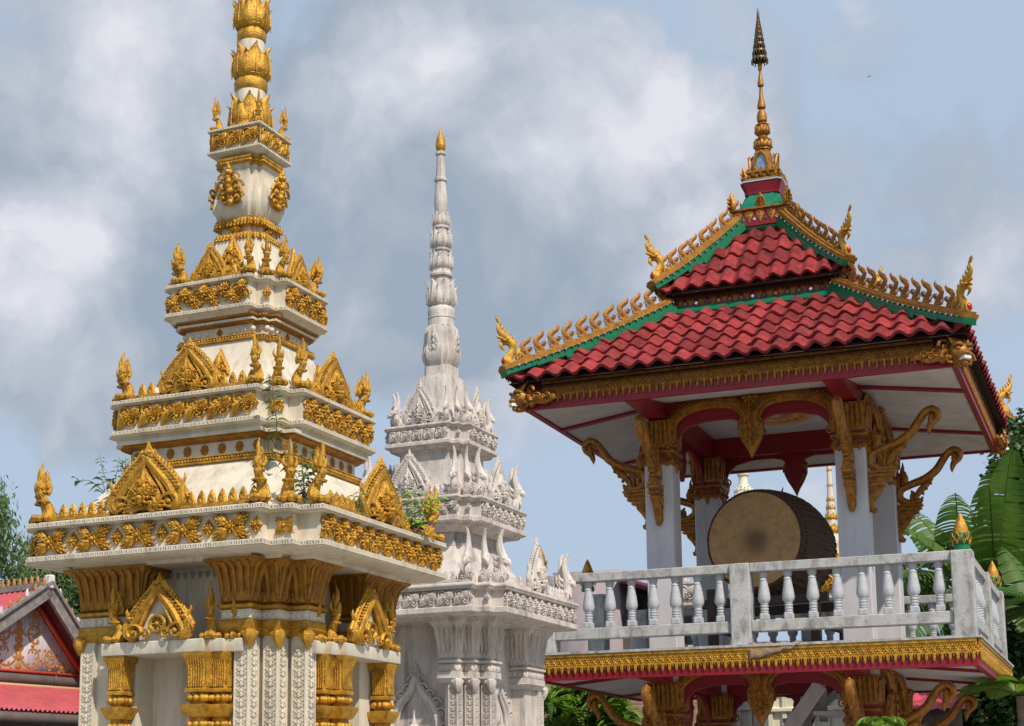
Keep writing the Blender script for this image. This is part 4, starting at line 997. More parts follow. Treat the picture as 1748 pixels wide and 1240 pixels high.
# ---- tiled roofs
def roof(nm_, wu0, wv0, z0, wu1, wv1, z1, rows, tp):
    mb = MB(); ub = MB()
    for k in range(4):
        a0, d0, a1, d1 = (wu0, wv0, wu1, wv1) if k % 2 == 0 else (wv0, wu0, wv1, wu1)
        rise = z1 - z0; run = d0 - d1; sl = hypot(rise, run); nx, nz = rise / sl, run / sl      # outward normal (d, z)
        rnd = random.Random(k * 7 + rows); per = 8; nt_ = int(a0 / tp) + 2
        for r in range(rows):
            s0 = r / rows; s1 = min((r + 1.12) / rows, 1.0); V = []; F = []; jx = rnd.uniform(-.015, .015)
            for tcol in range(-nt_, nt_ + 1):
                xa = tcol * tp + .11 * k + jx
                if abs(xa + tp / 2) - tp / 2 > a0 + (a1 - a0) * s0: continue
                jz = rnd.uniform(-.007, .009); js = rnd.uniform(-.012, .012); base = len(V)
                for lay, (s_, up) in enumerate(((s0, .0), (s0, .042), (s0 + (s1 - s0) * .5, .028), (s1, .004))):
                    s9 = s_ + (js / sl if lay < 2 else 0); L_ = a0 + (a1 - a0) * s9; d = d0 + (d1 - d0) * s9; z = z0 + rise * s9
                    for q in range(per + 1):
                        f = q / per; hump = .060 * max(-.08, cos(2 * pi * (f - .5)) * .62 + .38) - (.008 if q == per else 0)
                        hh = hump + up + jz * (1 if lay < 3 else .3); x = min(max(xa + f * (tp + .004), -L_), L_)
                        V.append((x, -(d + nx * hh + (.004 if lay == 0 else 0)), z + nz * hh))
                m = per + 1
                for lay in range(3):
                    for q in range(per): b = base + lay * m + q; F.append((b, b + 1, b + 1 + m, b + m))
            mb.add(U(V, F), RZ(k * pi / 2))
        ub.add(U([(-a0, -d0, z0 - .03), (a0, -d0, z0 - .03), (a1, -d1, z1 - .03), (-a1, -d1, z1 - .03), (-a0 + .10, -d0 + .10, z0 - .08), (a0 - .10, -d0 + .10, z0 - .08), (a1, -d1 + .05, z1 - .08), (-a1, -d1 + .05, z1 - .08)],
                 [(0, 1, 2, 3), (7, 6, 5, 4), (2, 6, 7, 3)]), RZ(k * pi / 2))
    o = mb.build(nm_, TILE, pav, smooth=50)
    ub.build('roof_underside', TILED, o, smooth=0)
    return o
roof('lower_roof', 2.86, 2.80, 6.995, 1.10, 1.07, 8.17, 6, .245)
roof('upper_roof', 1.265, 1.235, 8.43, .28, .27, 9.50, 4, .222)

# ridge flames and ridge nagas
def u_kanok():
    mb = MB(); q = smooth_path([(-.13, 0, .15), (-.05, .15, .14), (.11, .27, .14), (.20, .43, .135), (.09, .60, .125), (-.10, .75, .10), (-.17, .89, .055), (-.14, 1.0, .006)], 3)
    mb.add(tube([(0, -a, b) for a, b, c in q], [c for a, b, c in q], 7, 0, .5, (1, 0, 0)))
    for s_ in (-1, 1):
        for a, b, c in q[2:-3]: mb.add(BALL, T(s_ * c * .42, -a, b) @ S(.03, .05, .05))
        mb.add(CURL, T(s_ * .04, -.20, .13) @ RZ(s_ * pi / 2) @ S(.20, .15, .20)); mb.add(CURL, T(s_ * .04, .17, .36) @ RZ(s_ * pi / 2) @ S(.18, .15, .2))
    mb.add(stube([(0, .12, .25, .07), (0, .24, .36, .06), (0, .23, .48, .01)], 6, 3, 0, .6, (1, 0, 0))); mb.add(box(-.05, .05, -.22, .24, -.06, .05))
    return mb.unit()
def u_ridge_naga():
    mb = MB()
    def oz(rows, n=9, k=4, fl=.8, mi=0): return stube([(0, -a, b, c) for a, b, c in rows], n, k, mi, fl, (1, 0, 0))
    mb.add(oz([(-.02, -.02, .11), (.04, .09, .115), (-.01, .20, .085), (-.08, .33, .075), (-.06, .44, .085), (.03, .51, .08), (.14, .55, .05), (.27, .57, .02)]))
    mb.add(oz([(.02, .53, .085), (.14, .62, .07), (.22, .71, .05), (.24, .79, .032), (.21, .86, .032), (.245, .92, .034), (.27, .97, .03), (.265, 1.0, .006)]))
    mb.add(oz([(-.02, .46, .05), (.10, .455, .045), (.18, .42, .04), (.17, .36, .03), (.10, .29, .008)]))
    for i, (a, b) in enumerate(((-.13, .42), (-.10, .50), (-.03, .57), (.05, .63), (.12, .69), (.18, .76))):
        mb.add(oz([(a + .03, b - .03, .035), (a - .03, b + .03, .03), (a - .02, b + .09, .005)], 6, 2, .6))
    mb.add(oz([(-.12, .05, .07), (-.22, .18, .075), (-.20, .30, .05), (-.25, .40, .008)], 7, 3, .7))
    for s_ in (-1, 1):
        mb.add(BALL, T(s_ * .07, -.06, .53) @ S(.03)); mb.add(CURL, T(s_ * .06, .19, .2) @ RZ(s_ * pi / 2) @ S(.14)); mb.add(BALL, T(s_ * .06, -.12, .5) @ S(.04, .06, .03))
    mb.add(BALL8, T(0, -.13, .085) @ S(.06, .045, .065), 1); mb.add(tube([(.065 * cos(i * pi / 6), -.125, .085 + .07 * sin(i * pi / 6)) for i in range(13)], .018, 5, 0))
    return mb.unit()
KN = MB().add(u_kanok()).build('ridge_flame', GOLDO, pav); RN = MB().add(u_ridge_naga()).build('ridge_naga', [GOLD, RED], pav); nk = nn_ = 0
for tier, (wu0, wv0, z0, wu1, wv1, z1, cnt, fh, nh) in enumerate(((2.88, 2.83, 7.02, 1.10, 1.07, 8.21, 11, .31, .65), (1.28, 1.25, 8.44, .29, .28, 9.55, 8, .29, .64))):
    for i, (sx, sy) in enumerate(((1, -1), (1, 1), (-1, 1), (-1, -1))):
        hb = MB(); p0 = Vector((sx * wu0, sy * wv0, z0)); p1 = Vector((sx * wu1, sy * wv1, z1)); d = p1 - p0; L_ = d.length
        ns = 6; P_ = [p0 + d * (j / ns) + Vector((0, 0, -.05 * sin(pi * j / ns))) for j in range(ns + 1)]
        for j in range(ns):
            lo_g = (.035, .02, -.02, -.05)[min(j, 3)]; hb.add(beam(P_[j], P_[j + 1], .19, lo_g, .115, 0, .004)); hb.add(beam(P_[j], P_[j + 1], .24, lo_g + .01, .05, 0, .004))
            hb.add(beam(P_[j], P_[j + 1], .225, .115, .165, 1, .004)); hb.add(beam(P_[j], P_[j + 1], .14, .165, .19, 1, .004))
        a = atan2(sx * wu0, -sy * wv0); nb_ = 26 if tier == 0 else 16
        for j in range(nb_):
            p = p0 + d * ((j + .5) / nb_) + Vector((0, 0, -.05 * sin(pi * (j + .5) / nb_) + .12)); s_ = d.cross(Vector((0, 0, 1))).normalized() * .112
            for q in (-1, 1): hb.add(BALL, T(*(p + s_ * q)) @ S(.016), 2 if j % 3 else 3)
        for j in range(cnt):
            t_ = (.085 if tier else .115) + (.90 if tier else .87) * j / (cnt - .5); p = p0 + d * t_ + Vector((0, 0, -.05 * sin(pi * t_) + .225))
            M_ = T(*p) @ RZ(a) @ S(fh * (.94 + .1 * ((j * 37) % 5) / 5)) @ RX(radians(-2 + (j * 53) % 7))
            if nk == 0: KN.matrix_basis = M_
            else: inst(KN, pav, M_)
            nk += 1
        M_ = T(*(p0 + d * .02 + Vector((0, 0, .17)))) @ RZ(a) @ S(nh)
        if nn_ == 0: RN.matrix_basis = M_
        else: inst(RN, pav, M_)
        nn_ += 1; hb.build('hip_ridge', [GREEN, GOLDB, MIRR, BRGREEN], pav)
    mb = MB(); mb.add(loft(sq(wu1 + .05, wv1 + .05), [(0, z1 - .09), (.03, z1 - .06), (.03, z1 - .01), (0, z1 + .03)])); mb.build('green_band', GREEN, pav)
# neck between the two roofs, and the one above: crimson with gold points and coloured glass
for (w_, v_, za, zb_, n_, nm_) in ((1.085, 1.055, 8.20, 8.45, 14, 'neck_panel'), (.392, .382, 9.53, 9.765, 5, 'upper_neck_panel')):
    mb = MB(); mb.add(loft(sq(w_, v_), [(0, za), (0, zb_)]), None, 0)
    mb.add(loft(sq(w_, v_), [(0, zb_ - .02), (.035, zb_ - .005), (.035, zb_ + .02), (0, zb_ + .03)]), None, 1)
    for k in range(4):
        a, d = (w_, v_) if k % 2 == 0 else (v_, w_); p = 2 * a / n_; H_ = zb_ - za
        for i in range(n_):
            x = -a + p * (i + .5); mb.add(FLEAFS, side(k, x, d + .004, zb_ - .01) @ S(p * .95, p * .5, -H_ * .82), 1)
            if i < n_ - 1:
                c_ = (3, 4, 2, 3, 5)[(i * 7 + k) % 5]; s_ = min(H_, p) * .16
                mb.add(prism([(0, -s_), (s_, 0), (0, s_), (-s_, 0)], -.01, 0), side(k, x + p / 2, d + .001, za + H_ * .38), c_)
    mb.build(nm_, [CRIM, GOLDO, MIRR, BRGREEN, YEL, GREEN], pav)
# crown: green enamel dome, red tray, gilt box, bell and spire
mb = MB(); mb.add(morph([notched(w_, .25) for w_ in (.335, .32, .28, .235, .225)], [9.78, 9.83, 9.94, 10.03, 10.05])); dome = mb.build('enamel_dome', mat('green_mosaic', (.003, .15, .065), .12, .1, var=(.02, .22, .12), vscale=9, bump=.2, bscale=14), pav)
for k in range(4):
    MB().add(FLEAF, side(k, 0, .30, 9.81) @ RX(.25) @ S(.19, .2, .22)).build('dome_leaf', GOLDB, pav); MB().add(FLEAF, RZ(k * pi / 2 + pi / 4) @ T(0, -.54, 9.78) @ S(.17, .5, .26)).build('corner_leaf', GOLDB, pav)
mb = MB(); P = notched(.225, .22); mb.add(loft(P, [(.02, 10.04), (.02, 10.08), (.06, 10.17), (.065, 10.20), (.0, 10.21)]), None, 0); mb.add(loft(P, [(.055, 10.195), (.075, 10.205), (.075, 10.225), (.04, 10.235)]), None, 1); mb.build('crimson_tray', [CRIM, MIRR], pav)
mb = MB(); mb.add(loft(notched(.235, .22), [(0, 10.23), (0, 10.34)]), None, 1); mb.add(loft(notched(.24, .22), [(0, 10.33), (.03, 10.35), (.03, 10.375), (0, 10.385)]), None, 0); mb.add(loft(notched(.24, .22), [(0, 10.225), (.04, 10.24), (.03, 10.26), (0, 10.265)]), None, 0)
for k in range(4):
    mb.add(frieze_unit(.38, .11, 'dense', k), side(k, 0, .237, 10.245), 0)
    for i in range(5): mb.add(BUD, side(k, (i - 2) * .085, .2, 10.38) @ S(.07, .06, .07), 0)
    mb.add(FLEAFS, RZ(k * pi / 2 + pi / 4) @ T(0, -.325, 10.24) @ S(.14, .4, .22), 0)
mb.build('gilt_box', [GOLDB, GREEN], pav)
mb = MB(); mb.add(morph([notched(w_, .3) for w_ in (.19, .172, .145, .125, .108, .065)], [10.38, 10.42, 10.55, 10.65, 10.72, 10.76]), None, 0)
for k in range(4):
    mb.add(prism([(-.075, 0), (.075, 0), (.06, .14), (0, .24), (-.06, .14)], -.02, .03), side(k, 0, .152, 10.42) @ RX(.10), 1)
    mb.add(stube([(-.09, 0, .022), (-.085, .12, .022), (-.05, .22, .022), (0, .27, .03), (.05, .22, .022), (.085, .12, .022), (.09, 0, .022)], 6, 3), side(k, 0, .172, 10.40) @ RX(.10), 0)
    mb.add(FLOWER, side(k, 0, .145, 10.66) @ S(.08), 0)
mb.build('bell', [GOLDB, BLUE], pav)
mb = MB(); mb.add(lathe([(.07, 10.74), (.11, 10.76), (.105, 10.80), (.10, 10.88), (.12, 10.91), (.07, 10.93), (.075, 10.95), (.055, 10.98), (.09, 11.02), (.088, 11.06), (.085, 11.12), (.10, 11.14), (.06, 11.16), (.045, 11.18), (.07, 11.20), (.075, 11.26), (.06, 11.33), (.045, 11.36), (.03, 11.38), (.06, 11.40), (.06, 11.44), (.035, 11.55), (.022, 11.68), (.022, 11.72), (.045, 11.74), (.045, 11.78), (.03, 11.86), (.018, 11.94), (.02, 11.97), (.033, 12.0), (.03, 12.04), (.012, 12.10), (.008, 12.2), (.006, 12.85)], 18)); 
for z, r, n_ in ((10.77, .115, 8), (10.99, .095, 8)): mb.add(lotus_tier(r, .15, n_), T(0, 0, z))
mb.build('spire', GOLDB, pav)
mb = MB()
for i, (r, z) in enumerate(((.118, 12.16), (.10, 12.28), (.083, 12.385), (.068, 12.48), (.055, 12.565), (.044, 12.64), (.034, 12.70), (.025, 12.75))):
    mb.add(lathe([(r * .92, z), (r, z - .03), (r * .96, z - .035), (r * .86, z)], 20)); mb.add(tube([(r * .96 * cos(2 * pi * j / 20), r * .96 * sin(2 * pi * j / 20), z - .02) for j in range(21)], .006, 5))
    for j in range(4): mb.add(tube([(0, 0, z + .02), (r * .9 * cos(j * pi / 2), r * .9 * sin(j * pi / 2), z)], .004, 4))
    nd = max(6, int(16 - i * 1.3))
    for j in range(nd):
        a = 2 * pi * j / nd; mb.add(BALL, T(r * .98 * cos(a), r * .98 * sin(a), z - .055) @ S(.010, .010, .03))
        mb.add(tube([(r * .9 * cos(a), r * .9 * sin(a), z), (r * .7 * cos(a), r * .7 * sin(a), z + .05)], .004, 4))
mb.add(lathe([(.006, 12.76), (.02, 12.80), (.018, 12.86), (.004, 12.94)], 10)); mb.build('tiered_umbrella', BRONZE, pav)

# painted ceiling medallion
MED = bpy.data.materials.new('painted_medallion'); MED.use_nodes = True; nt = MED.node_tree; b = nt.nodes['Principled BSDF']
tcn = N('ShaderNodeTexCoord'); sx_ = N('ShaderNodeSeparateXYZ'); L(tcn.outputs['Object'], sx_.inputs[0])
rad = math_('SQRT', math_('ADD', math_('MULTIPLY', sx_.outputs[0], sx_.outputs[0]), math_('MULTIPLY', sx_.outputs[1], sx_.outputs[1])))
ang = math_('ARCTAN2', sx_.outputs[1], sx_.outputs[0]); pet = math_('MULTIPLY', math_('COSINE', math_('MULTIPLY', ang, 16)), .03)
cr = N('ShaderNodeValToRGB'); cr.color_ramp.interpolation = 'CONSTANT'; L(math_('ADD', rad, pet), cr.inputs[0]); e = cr.color_ramp.elements
e[0].position = 0; e[0].color = (.6, .45, .02, 1); e[1].position = .10; e[1].color = (.01, .25, .10, 1)
for p_, c_ in ((.17, (.6, .1, .08, 1)), (.26, (.62, .38, .03, 1)), (.36, (.5, .10, .06, 1)), (.44, (.6, .33, .04, 1)), (.52, (.6, .25, .17, 1))): q_ = e.new(p_); q_.color = c_
L(cr.outputs[0], b.inputs['Base Color'])
MB().add(lathe([(.58, 6.878), (.58, 6.888)], 48)).build('ceiling_medallion', MED, pav)

# ---- balustrade round the upper floor
RU, RV = 2.60, 2.13; ZR = (3.66, 3.80, 4.40, 4.51)
posts = [(-RU, -RV), (-.045, -RV), (RU, -RV), (RU, 0), (RU, RV), (0, RV), (-RU, RV), (-RU, 0)]
bal = None
def u_baluster():
    mb = MB(); mb.add(bbox(-.055, .055, -.055, .055, 0, .085, .012)); z0 = .085
    mb.add(lathe([(.045, z0), (.052, z0 + .01), (.052, z0 + .025), (.040, z0 + .035), (.052, z0 + .045), (.052, z0 + .06), (.040, z0 + .07), (.052, z0 + .08), (.052, z0 + .095), (.040, z0 + .105), (.050, z0 + .115), (.050, z0 + .13), (.042, z0 + .14)], 16))
    V = []; F = []; rows = [(.052, .215), (.066, .235), (.074, .27), (.071, .32), (.062, .38), (.052, .44), (.046, .495)]; n = 32
    for j, (r, z) in enumerate(rows):
        for i in range(n):
            a = 2 * pi * i / n; rr = r * (1 + .055 * cos(8 * (a + z * 5)) * (1 if 0 < j < 5 else .2)); V.append((rr * cos(a), rr * sin(a), z))
    for j in range(len(rows) - 1):
        for i in range(n): q = j * n + i; r = j * n + (i + 1) % n; F.append((q, r, r + n, q + n))
    mb.add(U(V, F)); mb.add(lathe([(.044, .48), (.052, .495), (.048, .51), (.038, .52), (.046, .53), (.055, .56), (.055, .60)], 16))
    return mb.unit()
BA = MB().add(u_baluster()).build('baluster', mat('baluster_grey', (.48, .49, .51), .55, 0, var=(.40, .405, .425), vscale=6, bump=.1, stain=(.2, .2, .2), sscale=(5, 5, 3), samt=.5), pav)
BA2 = None; nb_ = 0; BS = 1.0
for (x, y) in posts:
    hw = .125; mb = MB(); mb.add(bbox(x - hw, x + hw, y - hw, y + hw, 3.473, 4.512, .01)); mb.build('rail_post', CONC, pav)
segs = [((-RU, -RV), (-.045, -RV), 8), ((-.045, -RV), (RU, -RV), 8), ((RU, -RV), (RU, 0), 7), ((RU, 0), (RU, RV), 7), ((RU, RV), (0, RV), 8), ((0, RV), (-RU, RV), 8)]
for (p, q, n_) in segs:
    dx, dy = q[0] - p[0], q[1] - p[1]; l = hypot(dx, dy); ux, uy = dx / l, dy / l; A_ = T(p[0], p[1], 0) @ RZ(atan2(dy, dx))
    mb = MB(); mb.add(bbox(.126, l - .126, -.085, .085, ZR[2], ZR[3] + .004, .008), A_); mb.add(bbox(.126, l - .126, -.08, .08, ZR[0], ZR[1], .008), A_); mb.build('rail', CONC, pav)
    for i in range(n_):
        t_ = .126 + (l - .252) * (i + .5) / n_; M_ = A_ @ T(t_, 0, ZR[1] - .002) @ S(BS, BS, 1.007)
        if nb_ == 0: BA.matrix_basis = M_
        else: inst(BA, pav, M_)
        nb_ += 1
        if i % 2 == 0:
            mb = None
# lotus-bud finials on the posts
def u_lotus_bud():
    mb = MB(); mb.add(lathe([(.085, 0), (.095, .01), (.09, .06), (.07, .075)], 20), None, 1); mb.add(lathe([(.07, .07), (.098, .12), (.102, .17), (.09, .22), (.07, .25)], 20), None, 1)
    mb.add(lathe([(.085, .17), (.094, .20), (.082, .27), (.055, .35), (.025, .42), (.004, .455)], 24), None, 0)
    for row, (z, h, ph) in enumerate(((.075, .09, 0), (.115, .10, pi / 8))):
        for i in range(8):
            M_ = RZ(2 * pi * i / 8 + ph)
            mb.add(tube([(.090 + .006 * row, -.035, z), (.106, -.03, z + h * .5), (.108, 0, z + h), (.106, .03, z + h * .5), (.090 + .006 * row, .035, z)], .007, 5), M_, 0)
    return mb.unit()
LB = MB().add(u_lotus_bud()).build('lotus_bud_finial', [GOLD, GREEN], pav); i_ = 0
for (x, y) in ((RU, -RV), (-RU - .12, -RV), (-RU, -.45), (RU, RV)):
    M_ = T(x, y, 4.512)
    if i_ == 0: LB.matrix_basis = M_
    else: inst(LB, pav, M_)
    i_ += 1
# stair under the floor
mb = MB(); mb.add(beam((-1.9, .2, .0), (.45, .2, 3.15), .12, -.09, .09))
for i in range(14): mb.add(box(-1.75 + i * .16, -1.45 + i * .16, .26, 1.15, .15 + i * .2, .20 + i * .2))
st_ = mb.build('stair', COLUMN, pav)
mb = MB(); mb.add(beam((-1.0, 1.2, 1.9), (.5, 1.2, 3.1), .09, -.05, .05)); mb.build('stair_rail', CONC, st_)
for i in range(7): inst(BA, st_, T(-1.0 + i * .26, 1.2, 1.2 + i * .30) @ S(1.1, 1.1, 1.1))

# ------------------------------------------------------------------ the drum on its timber stand
dc = spot(1287, 921, 21.45); DAZ = radians(31)
drum = empty('hanging_drum', (dc.x, dc.y, dc.z), -DAZ, 'huge barrel drum with a stained brown hide head on a timber stand', 'drum')
HEADM = SKIN.copy(); HEADM.name = 'drum_head_hide'; nt = HEADM.node_tree; b = nt.nodes['Principled BSDF']; src = b.inputs['Base Color'].links[0].from_socket
tcn = N('ShaderNodeTexCoord'); vd = N('ShaderNodeVectorMath', operation='DISTANCE'); L(tcn.outputs['Object'], vd.inputs[0]); vd.inputs[1].default_value = (.03, 0, -.02)
nz = noise_(tcn.outputs['Object'], 5, 5, .6); dd = math_('ADD', vd.outputs['Value'], math_('MULTIPLY', math_('SUBTRACT', nz.outputs[0], .5), .25))
mr = N('ShaderNodeMapRange', interpolation_type='SMOOTHSTEP'); L(dd, mr.inputs[0]); mr.inputs[1].default_value = .30; mr.inputs[2].default_value = .04; mr.inputs[4].default_value = .7
mxn = N('ShaderNodeMix', data_type='RGBA'); L(mr.outputs[0], mxn.inputs[0]); L(src, mxn.inputs[6]); mxn.inputs[7].default_value = (.05, .028, .018, 1); L(mxn.outputs[2], b.inputs['Base Color'])
RXm = RX(-pi / 2)        # lathe axis z -> +y (away)
prof = [(.635, .0), (.66, .02), (.70, .25), (.735, .6), (.74, .9), (.71, 1.15), (.66, 1.42), (.60, 1.58)]
mb = MB(); mb.add(lathe(prof, 56), RXm); sh_ = mb.build('barrel', ROPE, drum)
mb = MB(); rnd = random.Random(4)
for i in range(44):
    a = 2 * pi * i / 44; b_ = a + 2 * pi * 1.5 / 44
    for sgn in (1, -1):
        q = [((r + .008) * cos(a + sgn * (b_ - a) * t), y, (r + .008) * sin(a + sgn * (b_ - a) * t)) for (r, y), t in zip(prof, [i2 / 7 for i2 in range(8)])]
        mb.add(tube(q, .013, 5, 0, 1, (0, 0, 1)))
mb.build('lacing', mat('drum_rope_light', (.13, .07, .04), .8, 0, var=(.07, .035, .02), vscale=20), drum)
mb = MB(); mb.add(lathe([(.30, -.016), (.60, -.014), (.638, -.004), (.648, .02), (.652, .10), (.645, .12)], 64), RXm); mb.build('drum_head', HEADM, drum)
mb = MB(); mb.add(tube([(.662 * cos(2 * pi * i / 60), .04 + .012 * sin(i * 1.7), .662 * sin(2 * pi * i / 60)) for i in range(61)], .022, 6)); 
mb.add(tube([(.682 * cos(2 * pi * i / 60), .15 + .01 * sin(i * 2.1), .682 * sin(2 * pi * i / 60)) for i in range(61)], .018, 6)); mb.build('rim_cord', ROPE, drum)
mb = MB(); mb.add(tube([(.1, .9, .73), (.1, .9, .80), (.12, .9, .84)], [.02, .012, .006], 6)); mb.build('hook', DWOOD, drum)
dst = empty('drum_stand', (dc.x, dc.y, 3.473), -DAZ, 'dark timber frame carrying the big drum', 'stand')
hz = dc.z - 3.473
for y in (.25, 1.45):
    for x in (-.72, .72): MB().add(bbox(x - .06, x + .06, y - .06, y + .06, 0, hz * .62, .01)).build('post', DWOOD, dst)
for y in (.25, 1.45):
    MB().add(bbox(-.9, .9, y - .05, y + .05, hz - .86, hz - .74, .008)).build('crossbar', DWOOD, dst); MB().add(bbox(-.9, .9, y - .05, y + .05, .10, .20, .008)).build('crossbar', DWOOD, dst)
for x in (-.72, .72): MB().add(bbox(x - .05, x + .05, .05, 1.7, .40, .52, .008)).build('side_rail', DWOOD, dst); MB().add(bbox(x - .07, x + .07, .05, 1.7, .02, .10, .008)).build('side_rail', DWOOD, dst)
# dry leaf sheet lying over the floor edge
V = []; F = []; n = 16; m = 5; rnd = random.Random(2)
for i in range(n + 1):
    t_ = i / n; wdt = .02 + .22 * (1 - t_) ** .7 + .02 * rnd.random()
    for j in range(m + 1):
        s_ = j / m; over = max(0, s_ - .35)
        V.append((t_ * .62 + .012 * rnd.random(), -over * .05 - (s_ * .12 if s_ < .35 else .042 + .03), .02 + .012 * sin(i * 1.3) + .02 * rnd.random() - over * wdt * 1.3))
for i in range(n):
    for j in range(m): b_ = i * (m + 1) + j; F.append((b_, b_ + 1, b_ + m + 2, b_ + m + 1))
u_ = U(V, F); lp_ = MB().add(u_); 
lf = lp_.build('dry_leaf_sheet', mat('dry_leaf', (.36, .235, .16), .8, 0, var=(.22, .13, .09), vscale=14, bump=.6, bscale=20), None, smooth=60)
cc, ss = cos(PYAW), sin(PYAW); lx, ly = .07, -2.31
lf.location = (PC[0] + cc * lx - ss * ly, PC[1] + ss * lx + cc * ly, 3.475); lf.rotation_euler = (0, 0, PYAW)
md = lf.modifiers.new('Solidify', 'SOLIDIFY'); md.thickness = .006
tag(lf, 'dry brown leaf sheet lying over the gold floor edge below the balustrade', 'dead leaf')
# ------------------------------------------------------------------ ground
V = []; n = 24
for r in (0, 15, 60, 250, 1200, 4000):
    for i in range(n): V.append((r * cos(2 * pi * i / n), r * sin(2 * pi * i / n) + 15, 0))
F = [(j * n + i, j * n + (i + 1) % n, (j + 1) * n + (i + 1) % n, (j + 1) * n + i) for j in range(5) for i in range(n)]
g = MB().add(U(V, F)).build('ground', GROUND, None, smooth=0); g['kind'] = 'structure'
PAVE = mat('paving', (.34, .32, .29), .85, 0, var=(.25, .235, .21), vscale=1.5, stain=(.16, .15, .13), samt=.5)
g = MB().add(box(-12, 14, 5, 32, -.05, .012)).build('courtyard_paving', PAVE, None, smooth=0); g['kind'] = 'structure'

# ------------------------------------------------------------------ leaves and plants
def leafmat(name, a, b, tr=.25, rough=.5, **kw): return mat(name, a, rough, 0, var=b, vscale=1.3, trans=tr, **kw)
LGREY = leafmat('eucalyptus_leaf', (.10, .18, .06), (.19, .27, .10), .4)
LDARK = leafmat('dark_leaf', (.03, .075, .016), (.07, .13, .03), .3)
LMID = leafmat('mid_leaf', (.05, .13, .02), (.10, .20, .035), .3)
LBRIGHT = leafmat('bright_leaf', (.14, .28, .02), (.24, .40, .05), .35, .35)
LBAN = leafmat('banana_leaf', (.05, .145, .014), (.13, .23, .03), .45, .5, stain=(.22, .15, .05), sscale=(2.5, 2.5, 2.5), samt=.55, bump=.4, bscale=12)
LYEL = leafmat('yellowing_leaf', (.45, .40, .03), (.25, .32, .03), .3)
LPUR = leafmat('purple_leaf', (.10, .03, .05), (.16, .07, .06), .2)
BARK = mat('bark', (.16, .13, .10), .9, 0, var=(.30, .26, .21), vscale=8, bump=.5, bscale=25)
STEM = mat('green_stem', (.12, .14, .04), .6, 0)
def leaf_quads(rnd, centres, size, asp, droop=0.0, per=1, spread=0.0):
    """many small pointed leaves; numpy, one unit. two triangles folded along the midrib"""
    C_ = np.repeat(np.array(centres), per, 0); n = len(C_)
    rs = np.random.RandomState(rnd)
    C_ = C_ + rs.normal(0, 1, (n, 3)) * spread
    d = rs.normal(0, 1, (n, 3)); d[:, 2] = d[:, 2] * .6 - droop; d /= np.linalg.norm(d, axis=1)[:, None]
    u = rs.normal(0, 1, (n, 3)); u -= (u * d).sum(1)[:, None] * d; u /= np.linalg.norm(u, axis=1)[:, None]
    w = np.cross(d, u); l = size * rs.uniform(.6, 1.3, n)[:, None]; h = l * asp
    V = np.stack([C_, C_ + d * l * .45 + w * h + u * h * .3, C_ + d * l, C_ + d * l * .45 - w * h + u * h * .3, C_ + d * l * .5], 1).reshape(-1, 3)
    b = np.arange(n) * 5
    F = np.stack([b, b + 1, b + 4, b + 1, b + 2, b + 4, b + 2, b + 3, b + 4, b + 3, b, b + 4], 1).reshape(-1)
    return (V, F, np.full(n * 4, 3, np.int64), np.zeros(n * 4, np.int32))
def tree(name, label, base, h, crown, lm, seed, leaf=.12, asp=.16, droop=1.0, nl=9000, group=None, fork=.35, tr=.16, cl=(.35, .35, .5), nclump=90):
    """crown: list of (dx, dy, z, rx, ry, rz) lobes; limbs run to clumps of leaves inside them"""
    rnd = random.Random(seed); root = empty(name, base, 0, label, 'tree', group)
    tm = MB(); top = h * fork; tm.add(stube([(0, 0, -.1, tr * 1.3), (.1, 0, top * .5, tr), (0, .1, top, tr * .85)], 9, 3))
    cs = []; tot = sum(c[3] * c[5] for c in crown)
    for (x, y, z, a, b, c) in crown:
        k = max(3, int(nclump * a * c / tot))
        tm.add(stube([(0, .1, top, tr * .8), (x * .4, y * .4, top + (z - top) * .5, tr * .5), (x, y, z, tr * .22), (x * 1.1, y, z + c * .6, tr * .08)], 7, 4))
        for i in range(k):
            while True:
                p = [rnd.uniform(-1, 1) for _ in range(3)]
                if .25 < sum(q * q for q in p) < 1: break
            q = (x + p[0] * a, y + p[1] * b, z + p[2] * c); cs.append(q)
            if i % 2 == 0: tm.add(stube([(x, y, z - c * .2, tr * .18), (x + p[0] * a * .5, y + p[1] * b * .5, z + p[2] * c * .35 - .05, tr * .10), (*q, .008)], 5, 3))
    tm.build('trunk', BARK, root)
    rs = np.random.RandomState(seed); cs = np.array(cs); per = nl // len(cs)
    pts = np.repeat(cs, per, 0) + rs.normal(0, 1, (len(cs) * per, 3)) * np.array(cl) * rs.uniform(.5, 1.1, (len(cs), 1)).repeat(per, 0)
    MB().add(leaf_quads(seed, pts, leaf, asp, droop)).build('crown', lm, root, smooth=0)
    return root
b0 = spot(20, 900, 42)
tree('feathery_tree', 'tall feathery grey green tree at the far left edge, behind the hall roof', (b0.x - .6, 42, 0), 11, [(-.5, 0, 9.0, 1.2, 1.2, 1.3), (.2, .3, 7.3, 1.2, 1.0, 1.2), (-.8, 0, 5.8, 1.4, 1, 1.4), (.6, .1, 5.0, .9, .9, .8)], LGREY, 3, .22, .13, 1.6, 22000, 'trees behind the hall', cl=(.20, .2, .42), nclump=130)
b0 = spot(105, 900, 44)
tree('feathery_tree', 'lower feathery tree behind the hall gable, right of the tall one', (b0.x, 44, 0), 9, [(-.2, 0, 8.1, .75, .8, .75), (.65, .2, 7.5, .7, .7, .6), (-.3, 0, 6.6, .9, .8, .8), (.5, 0, 6.2, .9, .8, .9)], LGREY, 8, .21, .13, 1.5, 14000, 'trees behind the hall', cl=(.18, .2, .40), nclump=110)
b0 = spot(105, 1030, 40)
